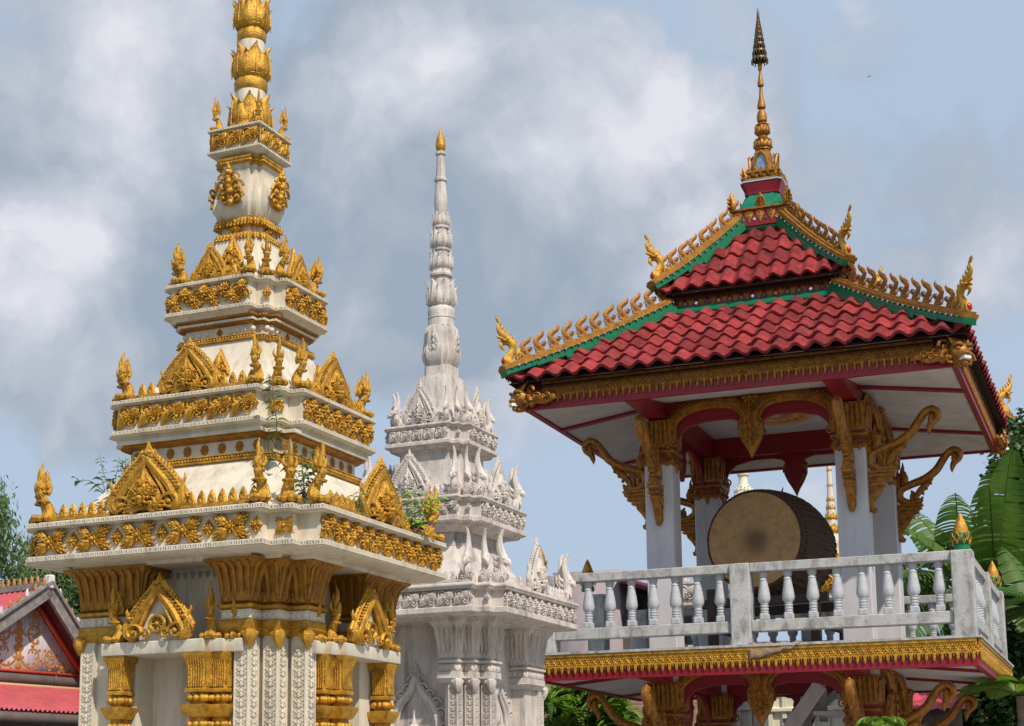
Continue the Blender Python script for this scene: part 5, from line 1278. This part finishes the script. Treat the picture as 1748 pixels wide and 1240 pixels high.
tree('broadleaf_tree', 'dark leafy tree between the hall gable and the gilded stupa', (b0.x + .3, 39, 0), 6, [(0, 0, 6.0, .9, .9, .7), (.5, 0, 5.2, .9, .9, .8)], LDARK, 9, .16, .3, .4, 9000, 'trees behind the hall', cl=(.25, .25, .25), nclump=60)
b0 = spot(1735, 760, 34)
tree('broadleaf_tree', 'leafy tree showing above the banana plants at the right edge', (b0.x + .9, 34, 0), 10, [(-.35, 0, 9.0, .9, .8, .8), (.6, 0, 9.3, .9, .9, .9), (.2, .2, 8.0, 1.2, .9, .8), (-.5, 0, 7.4, .8, .8, .6)], LDARK, 12, .17, .3, .3, 14000, 'trees at the right edge', cl=(.28, .28, .22), nclump=70)
b0 = spot(1690, 1100, 26.6)
tree('broadleaf_tree', 'dark shrubby tree behind the banana plants, low at the right', (b0.x + .3, 26.7, 0), 4.5, [(-.9, 0, 3.0, .8, .4, 1.0), (0.3, 0, 3.4, .9, .4, 1.2), (1.1, 0, 3.8, .8, .5, 1.3), (-.2, .1, 2.4, 1.0, .5, .9)], LDARK, 14, .17, .3, .3, 26000, 'trees at the right edge', cl=(.32, .32, .3), nclump=120)

def blade(mb, base, dirxy, length, width, rise, bend, rnd, seg=26, tear=.30, fold=.25, twist=0.0, mi=0, stem=.2):
    """long arching banana blade: midrib curve and two ragged halves"""
    P = []; p = Vector(base); el = rise; az = dirxy; st = length / seg
    for i in range(seg + 1):
        P.append(p.copy()); el -= bend / seg; p = p + Vector((cos(el) * cos(az), cos(el) * sin(az), sin(el))) * st
    mb.add(tube([tuple(q) for q in P], [.022 * (1 - .75 * i / seg) for i in range(seg + 1)], 5, 1, 1, (0, .3, 1)))
    for sgn in (-1, 1):
        V = []; F = []; cut = 0
        for i in range(seg):
            t0, t1 = stem + (1 - stem) * i / seg, stem + (1 - stem) * (i + 1) / seg
            if rnd.random() < tear: cut = rnd.uniform(.1, .5)
            for t_ in (t0, t1 - (.012 * (rnd.random() < .4))):
                k = min(t_ * seg, seg - .001); a = int(k); q = P[a].lerp(P[a + 1], k - a); d = (P[a + 1] - P[a]).normalized()
                s_ = d.cross(Vector((0, 0, 1))); s_ = s_.normalized() if s_.length > .05 else Vector((1, 0, 0)); u = s_.cross(d)
                f = (t_ - stem) / (1 - stem); w = width * (sin(pi * min(1, f * .97 + .03) ** .75) ** .55) * .5
                c_, s2 = cos(twist), sin(twist); s3 = s_ * c_ + u * s2; u3 = u * c_ - s_ * s2
                for j in range(4):
                    g_ = j / 3; V.append(tuple(q + s3 * (sgn * w * g_) + u3 * (fold * w * g_ - (fold + .5) * w * g_ * g_ * .8 - cut * w * g_ * g_ * .5) + Vector((0, 0, .012 * sin(i * 2.2) * g_))))
            b = i * 8
            for j in range(3): F.append((b + j, b + j + 1, b + j + 5, b + j + 4))
            cut *= .6
        mb.add(U(V, F, mi))
BSTEM = mat('banana_stem', (.06, .07, .025), .7, 0, var=(.10, .07, .035), vscale=4)
def banana(label, base, hstem, blades, seed, lm=LBAN):
    rnd = random.Random(seed); root = empty('banana_plant', base, 0, label, 'banana plant', 'banana plants beside the pavilion')
    MB().add(stube([(0, 0, -.1, .16), (.03, 0, hstem * .5, .13), (0, 0, hstem, .09), (0, 0, hstem + .25, .05)], 12, 4)).build('stem', BSTEM, root)
    for (az, ln, wd, rs_, bd, tw) in blades:
        mb = MB(); blade(mb, (0, 0, hstem + rnd.uniform(-.1, .15)), az, ln, wd, rs_, bd, rnd, twist=tw); mb.build('banana_leaf', [lm, LMID], root)
    return root
b0 = spot(1690, 1000, 27.5)
banana('big banana plant with broad upright leaves filling the right edge', (b0.x + .1, 27.5, 0), 4.3, [(-1.35, 3.3, .95, 1.52, .35, 0.2), (2.6, 2.6, .85, 1.25, 1.5, .5), (-2.4, 2.4, .8, 1.1, 1.7, -.2), (-.6, 2.6, .85, 1.25, 1.0, .3), (3.1, 2.2, .7, .9, 1.9, .8), (-1.9, 2.9, .85, 1.40, .7, 0), (.4, 2.6, .8, 1.2, 1.2, 0), (-2.9, 2.7, .8, 1.35, 1.1, .4)], 3)
b0 = spot(1600, 1000, 28.5)
banana('banana plant with drooping leaves right of the pavilion columns', (b0.x + .45, 28.5, 0), 5.0, [(2.9, 1.9, .7, 1.2, 2.0, .5), (-2.6, 2.3, .8, 1.15, 2.4, .3), (-1.4, 2.2, .85, 1.3, 2.0, 0), (1.2, 2.2, .7, 1.4, 1.0, 0), (-.4, 2.4, .8, 1.35, 1.9, .2), (3.3, 2.3, .7, .9, 2.2, .9), (2.2, 2.4, .75, 1.4, .8, .4), (-1.9, 2.5, .8, 1.45, 1.2, .1), (-3.0, 2.0, .7, .5, 1.5, .5), (-.9, 1.9, .8, .6, 1.9, .2)], 5)
banana('banana plant with tall leaves rising between the other two', (b0.x + 1.15, 29.3, 0), 5.1, [(-1.57, 2.7, .95, 1.45, .5, .1), (-2.4, 2.5, .9, 1.25, 1.5, .3), (-.8, 2.5, .9, 1.25, 1.5, .1), (3.0, 2.4, .8, 1.2, 1.8, .3), (.2, 2.4, .8, 1.2, 1.4, 0), (-1.2, 2.0, .8, .7, 1.8, .2)], 9)
b0 = spot(1740, 1000, 25.5)
banana('banana plant cut by the right edge of the picture', (b0.x + .55, 25.5, 0), 3.6, [(2.7, 2.2, .7, 1.3, 1.0, .3), (-2.2, 2.2, .7, 1.1, 1.5, .2), (-1.57, 2.6, .8, 1.35, .6, 0), (2.0, 2.4, .75, 1.4, .6, .1), (0, 2, .7, 1, 1.4, 0)], 6)
def palm(label, base, h, fronds, seed, lm, pin=.30, group='palms and ferns at the right', dens=38):
    rnd = random.Random(seed); root = empty('palm', base, 0, label, 'palm', group)
    MB().add(stube([(0, 0, -.1, .12), (.02, 0, h * .6, .09), (0, 0, h, .07)], 10, 4)).build('trunk', BARK, root)
    for (az, ln, rs_, bd) in fronds:
        mb = MB(); P = []; p = Vector((0, 0, h)); el = rs_
        for i in range(dens + 1): P.append(p.copy()); el -= bd / dens; p = p + Vector((cos(el) * cos(az), cos(el) * sin(az), sin(el))) * ln / dens
        mb.add(tube([tuple(q) for q in P], [.014 * (1 - .8 * i / dens) for i in range(dens + 1)], 5, 1))
        V = []; F = []
        for i in range(3, dens + 1):
            d = (P[i] - P[i - 1]).normalized(); s_ = d.cross(Vector((0, 0, 1))).normalized(); l = pin * ln * sin(pi * (i / dens) ** .7 * .9 + .15)
            for sg in (-1, 1):
                e_ = (s_ * sg * .75 + d * .6 + Vector((0, 0, .12))).normalized(); m_ = P[i] + e_ * l * .5 + Vector((0, 0, .02)); t_ = P[i] + e_ * l - Vector((0, 0, l * .35))
                b = len(V); V += [tuple(P[i]), tuple(m_ + d * ln / dens * .32), tuple(t_), tuple(m_ - d * ln / dens * .32)]; F += [(b, b + 1, b + 2), (b, b + 2, b + 3)]
        mb.add(U(V, F)); mb.build('frond', [lm, STEM], root, smooth=0)
    return root
b0 = spot(1765, 1010, 24)
palm('palm reaching in from the right edge beside the balustrade', (b0.x + .05, 24.0, 0), 4.4, [(pi - .1, 1.3, .7, 1.3), (pi + .5, 1.2, .5, 1.4), (pi - .6, 1.2, .9, 1.3), (pi + .1, 1.3, .1, 1.0), (pi - .3, 1.2, -.1, .9), (-1.2, 1.1, .8, 1.5), (.3, 1.2, .7, 1.4), (1.4, 1.1, .8, 1.3)], 2, LMID)
b0 = spot(1745, 1215, 21.5)
palm('bright feathery fern palm low at the bottom right corner', (b0.x + .0, 21.5, 0), 2.95, [(pi - .2 + .45 * i, .8 + .1 * (i % 3), .75 - .1 * (i % 2), 1.2) for i in range(14)], 4, LBRIGHT, .32)
b0 = spot(1462, 1262, 20.2)
palm('round bright green palm crown poking up at the bottom before the lower arch', (b0.x, 19.0, 0), 2.42, [(i * .42, .34, 1.2 - .12 * (i % 3), 1.9) for i in range(15)], 6, LBRIGHT, .45, dens=30)
def spiky(label, base, h, heads, seed, lm, cat='shrub', name='spiky_shrub'):
    rnd = random.Random(seed); root = empty(name, base, 0, label, cat)
    st_ = MB(); lv = MB()
    for (x, y, z, n_, l) in heads:
        st_.add(stube([(x * .3, y * .3, 0, .03), (x * .7, y * .7, z * .6, .022), (x, y, z, .016)], 6, 3))
        for i in range(n_):
            az = i * 2.4 + rnd.random() * .4; el = rnd.uniform(-.1, 1.3); ll = l * rnd.uniform(.7, 1.1); V = []; F = []
            p = Vector((x, y, z + .12 * (i / n_))); e2 = el; k = 6; s_ = Vector((-sin(az), cos(az), 0)); up = Vector((0, 0, 1))
            for j in range(k + 1):
                w = .034 * l / .42 * sin(pi * min(.98, .15 + .85 * j / k)) + .002
                V += [tuple(p - s_ * w), tuple(p - up * w * .35), tuple(p + s_ * w)]; p = p + Vector((cos(e2) * cos(az), cos(e2) * sin(az), sin(e2))) * ll / k; e2 -= 1.25 / k
            for j in range(k): b = j * 3; F += [(b, b + 1, b + 4, b + 3), (b + 1, b + 2, b + 5, b + 4)]
            lv.add(U(V, F))
    st_.build('stem', BARK, root); lv.build('foliage', lm, root, smooth=60); return root
b0 = spot(1000, 1230, 29.0); rnd = random.Random(7)
hd = [(rnd.uniform(-.85, .85), rnd.uniform(-.5, .5), 3.05 + rnd.uniform(-.8, .45), 30, .60) for _ in range(44)]
spiky('bright lime green spiky shrub under the left end of the pavilion floor', (b0.x, 29.0, 0), 2.8, hd, 7, LBRIGHT)

# small plants rooted on the stupas
def gl(C, yaw, u, v, z): return (C[0] + cos(yaw) * u - sin(yaw) * v, C[1] + sin(yaw) * u + cos(yaw) * v, z)
def weed(label, base, stems, seed, lm, name='sprouting_weed', lmt=None):
    """stems: (points, leaf size, count, material index)"""
    rnd = random.Random(seed); root = empty(name, base, 0, label, 'weed', 'weeds rooted on the stupas'); st_ = MB(); lv = MB()
    for (pts, ls, cnt, mi) in stems:
        q = smooth_path(pts, 6); st_.add(tube([tuple(p) for p in q], [max(.0018, .0045 * (1 - .7 * i / len(q))) for i in range(len(q))], 5))
        for i in range(cnt):
            t_ = .15 + .85 * i / max(1, cnt - 1); k = min(int(t_ * (len(q) - 1)), len(q) - 2); p = Vector(q[k]); az = i * 2.6 + rnd.random(); l = ls * rnd.uniform(.7, 1.15)
            d = Vector((cos(az), sin(az) * .6, rnd.uniform(-.2, .5))).normalized(); s_ = d.cross(Vector((0, -.6, 1))).normalized()
            V = []; k2 = 5
            for j in range(k2 + 1):
                f = j / k2; w = l * .30 * sin(pi * min(1, f ** .8 * .97 + .02)); c_ = p + d * l * (.15 + f) - Vector((0, 0, l * .5 * f * f)); V += [tuple(c_ - s_ * w + Vector((0, 0, w * .25))), tuple(c_), tuple(c_ + s_ * w + Vector((0, 0, w * .25)))]
            F = []
            for j in range(k2): b = j * 3; F += [(b, b + 1, b + 4, b + 3), (b + 1, b + 2, b + 5, b + 4)]
            lv.add(U(V, F, mi if rnd.random() > .15 else 0))
            st_.add(tube([tuple(p), tuple(p + d * l * .15)], .0015, 4))
    st_.build('stem', STEM, root); lv.build('leaves', lm if isinstance(lm, list) else [lm], root, smooth=60); return root
GP = (_P, GYAW)
weed('leafy sapling with heart shaped leaves arching out behind the left corner naga', gl(*GP, -1.02, -.45, 3.85), [([(0, 0, 0), (-.05, 0, .28), (-.10, 0, .50)], .13, 8, 0), ([(-.03, 0, .25), (.08, 0, .38), (.32, 0, .30)], .12, 10, 1), ([(-.06, 0, .35), (-.2, 0, .46), (-.30, 0, .44)], .12, 5, 0), ([(0, 0, .1), (.14, 0, .2), (.30, 0, .10)], .11, 7, 0), ([(.1, 0, .3), (.28, 0, .24), (.42, 0, .16)], .11, 6, 0)], 1, [LMID, LYEL])
weed('tall thin flowering weed beside the left pediment of the gilded stupa', gl(*GP, -.55, -1.02, 3.86), [([(0, 0, 0), (-.02, 0, .25), (.01, 0, .50)], .065, 24, 0), ([(.02, 0, .1), (-.10, 0, .33), (-.15, 0, .52)], .05, 20, 0), ([(0, 0, .1), (.08, 0, .33), (.12, 0, .52)], .05, 20, 1), ([(0, 0, .05), (.05, 0, .3), (.06, 0, .5)], .05, 18, 0)], 2, [LMID, LYEL])
weed('long thin creeper hanging over the middle ledge corner of the gilded stupa', gl(*GP, .72, -.66, 4.36), [([(0, -.10, 0), (.01, -.20, .2), (-.01, -.27, .38), (.0, -.30, .54)], .085, 26, 0), ([(0, -.10, 0), (-.05, -.12, .08), (-.06, -.12, -.12)], .07, 8, 0)], 3, [LMID])
weed('reddish green weed growing between the corner nagas of the gilded stupa', gl(*GP, 1.12, -.92, 3.86), [([(0, 0, 0), (.0, 0, .2), (.06, 0, .42)], .08, 22, 0), ([(0, 0, .05), (-.06, 0, .2), (-.16, 0, .36)], .07, 16, 0), ([(0, 0, .05), (.08, 0, .15), (.16, 0, .30)], .07, 16, 1), ([(0, 0, 0), (.03, 0, .12), (.02, 0, .25)], .07, 16, 1), ([(.0, 0, .1), (-.02, 0, .3), (-.03, 0, .48)], .055, 14, 0)], 4, [LMID, LPUR])
weed('slender two leaved seedling on the ledge left of the corner nagas', gl(*GP, .86, -1.16, 3.86), [([(0, 0, 0), (.01, 0, .15), (-.01, 0, .27)], .06, 3, 0)], 5, [LMID])
weed('bushy light green weed on the right end of the gilded stupa ledge', gl(*GP, 1.30, .62, 3.86), [([(0, 0, 0), (.06 * i, .0, .18), (.11 * i, 0, .36 - .03 * abs(i))], .075, 20, 0) for i in (-2, -1, 0, 1, 2)] + [([(0, 0, 0), (.06, 0, .05), (.16, 0, .08)], .08, 14, 1), ([(0, 0, 0), (-.06, 0, .08), (-.12, 0, .12)], .07, 12, 0)], 6, [leafmat('fresh_leaf', (.20, .36, .04), (.28, .42, .07)), LPUR])
weed('tiny weed sprouting at the foot of the right pediment on the gilded stupa', gl(*GP, 1.28, -.35, 3.86), [([(0, 0, 0), (.02, 0, .1), (.0, 0, .2)], .06, 10, 0), ([(0, 0, 0), (-.05, 0, .08), (-.09, 0, .14)], .05, 8, 0)], 8, [LMID])

# ------------------------------------------------------------------ temple hall at the left
WOOD = mat('weathered_board', (.30, .27, .25), .85, 0, var=(.16, .14, .13), vscale=6, bump=.4, bscale=30, stain=(.09, .07, .06), sscale=(8, 8, 2), samt=.8)
HTILE = mat('hall_roof_sheet', (.48, .085, .095), .6, 0, var=(.40, .06, .07), vscale=1.5, stain=(.2, .05, .05), sscale=(2, 2, 2), samt=.5)
ORN = mat('hall_orange', (.50, .21, .04), .6, 0, var=(.38, .15, .03), vscale=8)
GABW = mat('gable_board_white', (.78, .74, .74), .8, 0, var=(.62, .57, .58), vscale=3, stain=(.22, .18, .18), sscale=(9, 9, 1.2), samt=.7)
MAROON = mat('maroon_boards', (.11, .022, .028), .7, 0, var=(.075, .015, .02), vscale=5)
REDO = mat('red_orange_trim', (.50, .06, .015), .6, 0)
DARKW = mat('dark_brown_beam', (.10, .075, .065), .85, 0, var=(.16, .11, .10), vscale=4)
HY = 29.0; ap = spot(83, 1001, HY); hall = empty('temple_hall', (ap.x, HY, 0), radians(55), 'temple hall with pinkish red roofs and orange scrollwork on its white gable', 'building')
az_ = ap.z; WL, WR, GH = 2.86, 1.69, 1.86      # rake runs left and right of the apex, and the drop
OV = .0                                        # barge boards stand at local y = 0, the panel .85 behind
def corr(mb, x0, x1, n_, A_, L_, rib=.03, mi=0):
    V = []; F = []; m = n_ * 4 + 1
    for i in range(m):
        x = x0 + (x1 - x0) * i / (m - 1); h = rib if i % 4 in (1, 2) else 0; V += [(x, 0, h), (x, L_, h)]
    for i in range(m - 1): F.append((2 * i, 2 * i + 2, 2 * i + 3, 2 * i + 1))
    mb.add(U(V, F, mi), A_)
sides = ((-1, WL), (1, WR))
for s_, w_ in sides:
    a = atan2(GH, w_); rl = hypot(GH, w_)
    A_ = Matrix(((0, s_ * cos(a), s_ * sin(a), 0), (1, 0, 0, 0), (0, -sin(a), cos(a), az_ - .03), (0, 0, 0, 1)))
    mb = MB(); corr(mb, .0, 6.5, 44, A_, rl, .03); mb.build('gable_roof', HTILE, hall, smooth=0)
    mb = MB(); mb.add(beam((0, -.02, az_ - .06), (s_ * w_ * 1.04, -.02, az_ - .06 - GH * 1.04), .08, -.13, .10)); mb.add(beam((0, -.05, az_ + .07), (s_ * w_ * 1.04, -.05, az_ + .07 - GH * 1.04), .13, -.02, .03)); mb.build('barge_board', WOOD, hall)
    mb = MB(); mb.add(U([(0, .03, az_ - .14), (s_ * w_, .03, az_ - .14 - GH), (s_ * w_, .38, az_ - .14 - GH), (0, .38, az_ - .14)], [(0, 1, 2, 3)])); mb.build('maroon_soffit', MAROON, hall, smooth=0)
    fm = MB(); n_ = 16 if s_ < 0 else 12
    for i in range(n_):
        t_ = .05 + i / n_; fm.add(BUD, T(s_ * w_ * 1.04 * t_, -.05, az_ + .10 - GH * 1.04 * t_) @ S(.075, .07, .14), 1 if (i * 5 + s_) % 3 == 0 else 0)
    fm.build('rake_cresting', [ORN, GABW], hall)
MB().add(bbox(-.07, .07, -.10, .05, az_ - .05, az_ + .20, .02)).build('apex_block', GABW, hall)
k1 = .72; gb = az_ - .18 - GH * k1; kl, kr = WL * k1, WR * k1
mb = MB(); mb.add(prism([(-kl, gb), (kr, gb), (0, az_ - .18)], .39, .44)); go_ = mb.build('gable_panel', GABW, hall, smooth=0)
mb = MB()
for s_, w_ in ((-1, kl), (1, kr)): mb.add(beam((0, .35, az_ - .20), (s_ * w_ * .99, .35, gb + .02), .06, -.07, .02))
mb.add(box(-kl, kr, .30, .38, gb - .03, gb + .015)); mb.build('gable_trim', REDO, hall, smooth=0)
mb = MB()
def flat_scroll(cx_, cz_, r, sg, turns=1.2, a0=0.0, w=.035):
    w = w * .72
    P = []
    for i in range(23):
        t_ = i / 22; a = a0 + sg * turns * 2 * pi * t_; rr = r * (1 - .72 * t_); P.append((cx_ + rr * cos(a), .385, cz_ + rr * sin(a)))
    mb.add(tube(P, [w * (1 - .4 * i / 22) for i in range(23)], 5, 0, .4))
    for i in range(2, 20, 3):
        x, y, z = P[i]; a = a0 + sg * turns * 2 * pi * i / 22; mb.add(BALL, T(x + .06 * cos(a), .385, z + .06 * sin(a)) @ S(.032, .012, .032)); mb.add(BALL, T(x - .05 * cos(a), .385, z - .05 * sin(a)) @ S(.026, .012, .026))
cx0 = -.30
for s_ in (-1, 1):
    flat_scroll(cx0 + s_ * .30, gb + .30, .27, s_, 1.0, -pi / 2 - s_ * 1.9); flat_scroll(cx0 + s_ * .36, gb + .70, .19, -s_, 1.3, -pi / 2 + s_ * .5, .03); flat_scroll(cx0 + s_ * .76, gb + .24, .18, s_, 1.3, pi / 2, .03)
    flat_scroll(cx0 + s_ * 1.02, gb + .12, .09, -s_, 1.2, pi / 2, .022)
flat_scroll(.05, gb + .98, .10, 1, 1.2, -pi / 2, .022); flat_scroll(-1.5, gb + .18, .14, 1, 1.2, 0, .026)
for z, w in ((.10, .10), (.24, .06), (.42, .15), (.56, .12), (.70, .15), (.82, .09), (.94, .05), (1.04, .02)): mb.add(BALL, T(cx0, .382, gb + z) @ S(w * .8, .014, .075))
mb.build('scroll_pattern', ORN, go_)
mb = MB(); mb.add(box(-6, 3.2, .32, .40, gb - .24, gb - .035)); mb.add(box(.5, .54, .30, .32, gb - .22, gb - .04)); mb.build('fascia_beam', DARKW, hall, smooth=0)
mb = MB(); mb.add(box(-6, 3.2, .20, .32, gb - .31, gb - .24)); mb.build('orange_gutter', mat('pale_orange', (.62, .34, .17), .7, 0), hall, smooth=0)
mb = MB(); corr(mb, -6, 3.2, 90, T(0, -1.0, gb - .80) @ RX(atan2(.50, 1.22)), 1.32, .035); mb.build('porch_roof', HTILE, hall, smooth=0)
mb = MB(); mb.add(box(-6, 3.2, -.98, -.90, gb - 1.0, gb - .82)); mb.build('porch_fascia', DARKW, hall, smooth=0)
mb = MB(); mb.add(box(-4, 3.0, .5, 6.0, 0, gb - .1)); mb.build('hall_wall', mat('hall_wall_paint', (.40, .33, .28), .8, 0, var=(.3, .24, .2)), hall, smooth=0)
for x in (-4.5, -2.5, -.5, 1.5, 2.9): MB().add(bbox(x - .12, x + .12, -.85, -.61, 0, gb - .95, .01)).build('porch_post', WOOD, hall)
# ridge running back from the apex, with its cresting, and a lower rear wing to the right
MB().add(box(-.09, .09, .1, 6.5, az_ - .04, az_ + .07)).build('ridge_cap', WOOD, hall)
fm = MB()
for i in range(38): fm.add(BUD, T(0, .3 + i * .16, az_ + .07) @ RZ(-pi / 2) @ S(.085, .08, .15))
fm.build('ridge_cresting', ORN, hall)
rz2 = az_ - .30; AW = T(2.6, 1.6, 0) @ RZ(radians(-40))
mb = MB(); corr(mb, -2.5, 2.0, 30, AW @ T(0, -1.2, rz2 - 1.6) @ RX(atan2(1.6, 1.3)), 2.06); mb.build('rear_roof', HTILE, hall, smooth=0)
mb = MB(); mb.add(box(-2.5, 2.0, .02, .18, rz2 - .02, rz2 + .09), AW); mb.build('rear_ridge_cap', WOOD, hall)

# ------------------------------------------------------------------ things behind the pavilion
LILW = mat('lilac_wall', (.33, .27, .28), .8, 0, var=(.27, .22, .23), vscale=2, stain=(.2, .16, .16), samt=.5)
BT = mat('brown_old_tile', (.30, .12, .07), .75, 0, var=(.13, .08, .06), vscale=7, bump=.5, bscale=20, stain=(.05, .04, .035), sscale=(8, 8, 8), samt=.8)
PURP = mat('purple_metal_roof', (.20, .05, .085), .5, 0)
b0 = spot(1085, 1060, 36); hb_ = empty('monks_house', (b0.x, 36, 0), radians(-20), 'lilac walled house with a dark pink roof, seen through the balusters', 'building')
mb = MB(); mb.add(box(-1.9, -.35, 0, 4, 0, 6.75)); mb.build('tall_wall', LILW, hb_, smooth=0); mb = MB(); mb.add(box(-.349, 1.8, .2, 4, 0, 5.75)); mb.build('low_wall', DARKW, hb_, smooth=0)
V = [(-.345, -.3, 6.45), (2.1, -.3, 5.72), (2.1, 4.3, 5.72), (-.345, 4.3, 6.45)]; mb = MB(); mb.add(U(V + [(x, y, z + .12) for x, y, z in V], [(0, 3, 2, 1), (4, 5, 6, 7), (0, 1, 5, 4), (1, 2, 6, 5), (2, 3, 7, 6), (3, 0, 4, 7)])); mb.build('roof', PURP, hb_, smooth=0)
mb = MB(); mb.add(box(.3, 1.1, .18, .23, 4.6, 5.3)); mb.build('window', DWOOD, hb_, smooth=0)
b0 = spot(1010, 1180, 33); tb = empty('old_tiled_house', (b0.x, 33, 0), radians(-20), 'low house with a brown weathered tile roof behind the lime green shrub', 'building')
rz_ = spot(1010, 1160, 33).z; mb = MB()
for r in range(9):
    z = rz_ - .12 * r; y = -.26 * r
    for s_ in (1,): mb.add(U([(-2.2, y, z), (2.6, y, z), (2.6, y - .29, z - .13), (-2.2, y - .29, z - .13), (-2.2, y - .29, z - .165), (2.6, y - .29, z - .165)], [(0, 3, 2, 1), (2, 3, 4, 5)]))
mb.build('roof', BT, tb, smooth=0)
mb = MB(); mb.add(box(-1.9, 2.3, -1.6, .1, 0, rz_ - .9)); mb.build('wall', DARKW, tb, smooth=0)
mb = MB(); mb.add(box(-1.4, -.5, -1.65, -1.59, .9, rz_ - 1.15)); mb.add(box(.6, 1.5, -1.65, -1.59, .9, rz_ - 1.15)); mb.build('window', LILW, tb, smooth=0)
b0 = spot(1600, 1180, 25.8); ph = empty('pink_roofed_shed', (b0.x, 25.8, 0), radians(-18), 'shed with a bright pink ribbed metal roof between the lower right brackets', 'building')
pz = spot(1600, 1160, 25.8).z; mb = MB(); corr(mb, -.7, .42, 7, T(0, -.8, pz - .52) @ RX(radians(34)), .95, .025); mb.build('roof', mat('pink_metal', (.60, .06, .10), .45, 0, var=(.5, .05, .08)), ph, smooth=0)
mb = MB(); mb.add(box(-.6, .35, -.7, .8, 0, pz - .5)); mb.build('wall', DARKW, ph, smooth=0)

# a white stupa body with gilt friezes behind the pavilion, its ringed spire and the plain one behind the drum
IV = mat('ivory_plaster', (.74, .68, .52), .7, 0, var=(.66, .60, .45), vscale=2, stain=(.35, .31, .24), samt=.4)
def far_stupa(label, px, Y, gilt, ztop_px, tiers, shaft):
    b0 = spot(px, 1000, Y); root = empty('distant_stupa', (b0.x, Y, 0), radians(-24), label, 'stupa'); sc_ = Y / FPX
    zt = lambda y: spot(px, y, Y).z
    mb = MB(); mb.add(loft(sq(shaft, shaft), [(.3, 0), (.3, .5), (.1, .6), (0, .7), (0, zt(1105))])); 
    for i in range(9): x = -shaft + .1 + i * (2 * shaft - .2) / 8; [mb.add(box(x - .04, x + .04, -shaft - .05, -shaft + .01, .8, zt(1180)), RZ(k * pi / 2)) for k in range(4)]
    for z in (zt(1215), zt(1180), zt(1170)): mb.add(loft(sq(shaft, shaft), [(0, z - .06), (.08, z - .03), (.08, z + .02), (0, z + .05)]))
    mb.build('shaft', IV if gilt else GREYW, root)
    for (w, y0, y1) in tiers:
        z0, z1 = zt(y0), zt(y1); mb = MB(); mb.add(loft(sq(w, w), [(-.15, z0 - .1), (0, z0), (0, z0 + .05), (-.04, z0 + .06), (-.04, z1 - .06), (0, z1 - .05), (0, z1), (-.12, z1 + .02)])); lo_ = mb.build('ledge', WHITE if gilt else GREYW, root)
        mb = MB()
        for k in range(4):
            mb.add(frieze_unit(2 * w - .15, z1 - z0 - .14, 'swirl', k), side(k, 0, w - .03, z0 + .07))
            for i in range(7): mb.add(BUD, side(k, (i - 3) * w * .28, w - .06, z1) @ S(.12, .1, .16))
            mb.add(FLEAF, side(k, 0, w - .1, z1) @ S(.4, .4, .55)); mb.add(NAGA, side(k, -w + .08, w - .08, z1) @ RZ(-pi / 4) @ S(.5))
        mb.build('frieze', GOLD if gilt else GREYW, lo_)
    return root, zt
r1, zt = far_stupa('distant white stupa with gilt rings up its thin spire, seen between drum and right column', 1424, 31, True, 780, [(1.35, 1035, 990), (.8, 985, 965)], 1.15)
mb = MB(); mb.add(morph([sq(.75, .75), sq(.5, .5), sq(.36, .36), sq(.34, .34), sq(.26, .26), sq(.18, .18)], [zt(985), zt(965), zt(950), zt(935), zt(925), zt(915)])); mb.build('batter', WHITE, r1)
mm = 31.5 / FPX; P_ = [(17, 940), (17, 928), (9, 922), (9, 905), (8, 880), (6.5, 860), (6, 850), (4.5, 830), (4, 800), (3, 770), (1, 740)]
MB().add(lathe([(r * mm, zt(y)) for r, y in P_], 18)).build('spire', WHITE, r1)
for y, r, h in ((912, 11, 18), (889, 9, 13), (872, 7, 10), (858, 6, 9), (832, 4.5, 6), (806, 4, 6), (770, 3.5, 6)):
    MB().add(lotus_tier(r * mm, h * mm, 7), T(0, 0, zt(y))).build('gilt_ring', GOLD, r1)
mb = MB()
for k in range(4): mb.add(FLEAF, side(k, 0, 13 * mm, zt(943)) @ S(10 * mm, .1, 18 * mm)); mb.add(FLEAF, RZ(k * pi / 2 + pi / 4) @ T(0, -15 * mm, zt(943)) @ S(8 * mm, .1, 14 * mm))
mb.build('gilt_leaf', GOLD, r1)
r2, zt = far_stupa('distant plain white stupa whose neck rises behind the top of the drum', 1275, 33, False, 780, [(1.2, 1040, 1000)], 1.0)
mm = 33.5 / FPX; MB().add(lathe([(r * mm, zt(y)) for r, y in [(60, 1000), (40, 960), (24, 900), (20, 860), (17, 845), (14, 838), (11, 832), (8, 826), (7.5, 815), (10, 812), (10, 808), (7, 806), (7, 790), (5, 760), (3, 720), (1, 690)]], 20)).build('spire', IV, r2)
MB().add(lotus_tier(14 * mm, 10 * mm, 8), T(0, 0, zt(842))).build('lotus_tier', IV, r2)
# a bird high in the sky
b0 = spot(1484, 131, 90); bd = MB(); bd.add(stube([(-.22, 0, 0, .01), (-.1, 0, .01, .05), (.08, 0, .01, .05), (.2, 0, .0, .01)], 7, 3)); 
for s_ in (-1, 1): bd.add(U([(-.05, 0, .01), (.07, 0, .01), (.02, s_ * .25, .09), (-.05, s_ * .48, .03), (-.10, s_ * .25, .08)], [(0, 1, 2, 4), (2, 3, 4)]))
bo = bd.build('bird', DWOOD, None); bo.location = b0; bo.scale = (.4, .4, .4); bo.rotation_euler = (0, 0, .6); tag(bo, 'tiny dark bird flying in the sky right of the pavilion spire', 'bird')
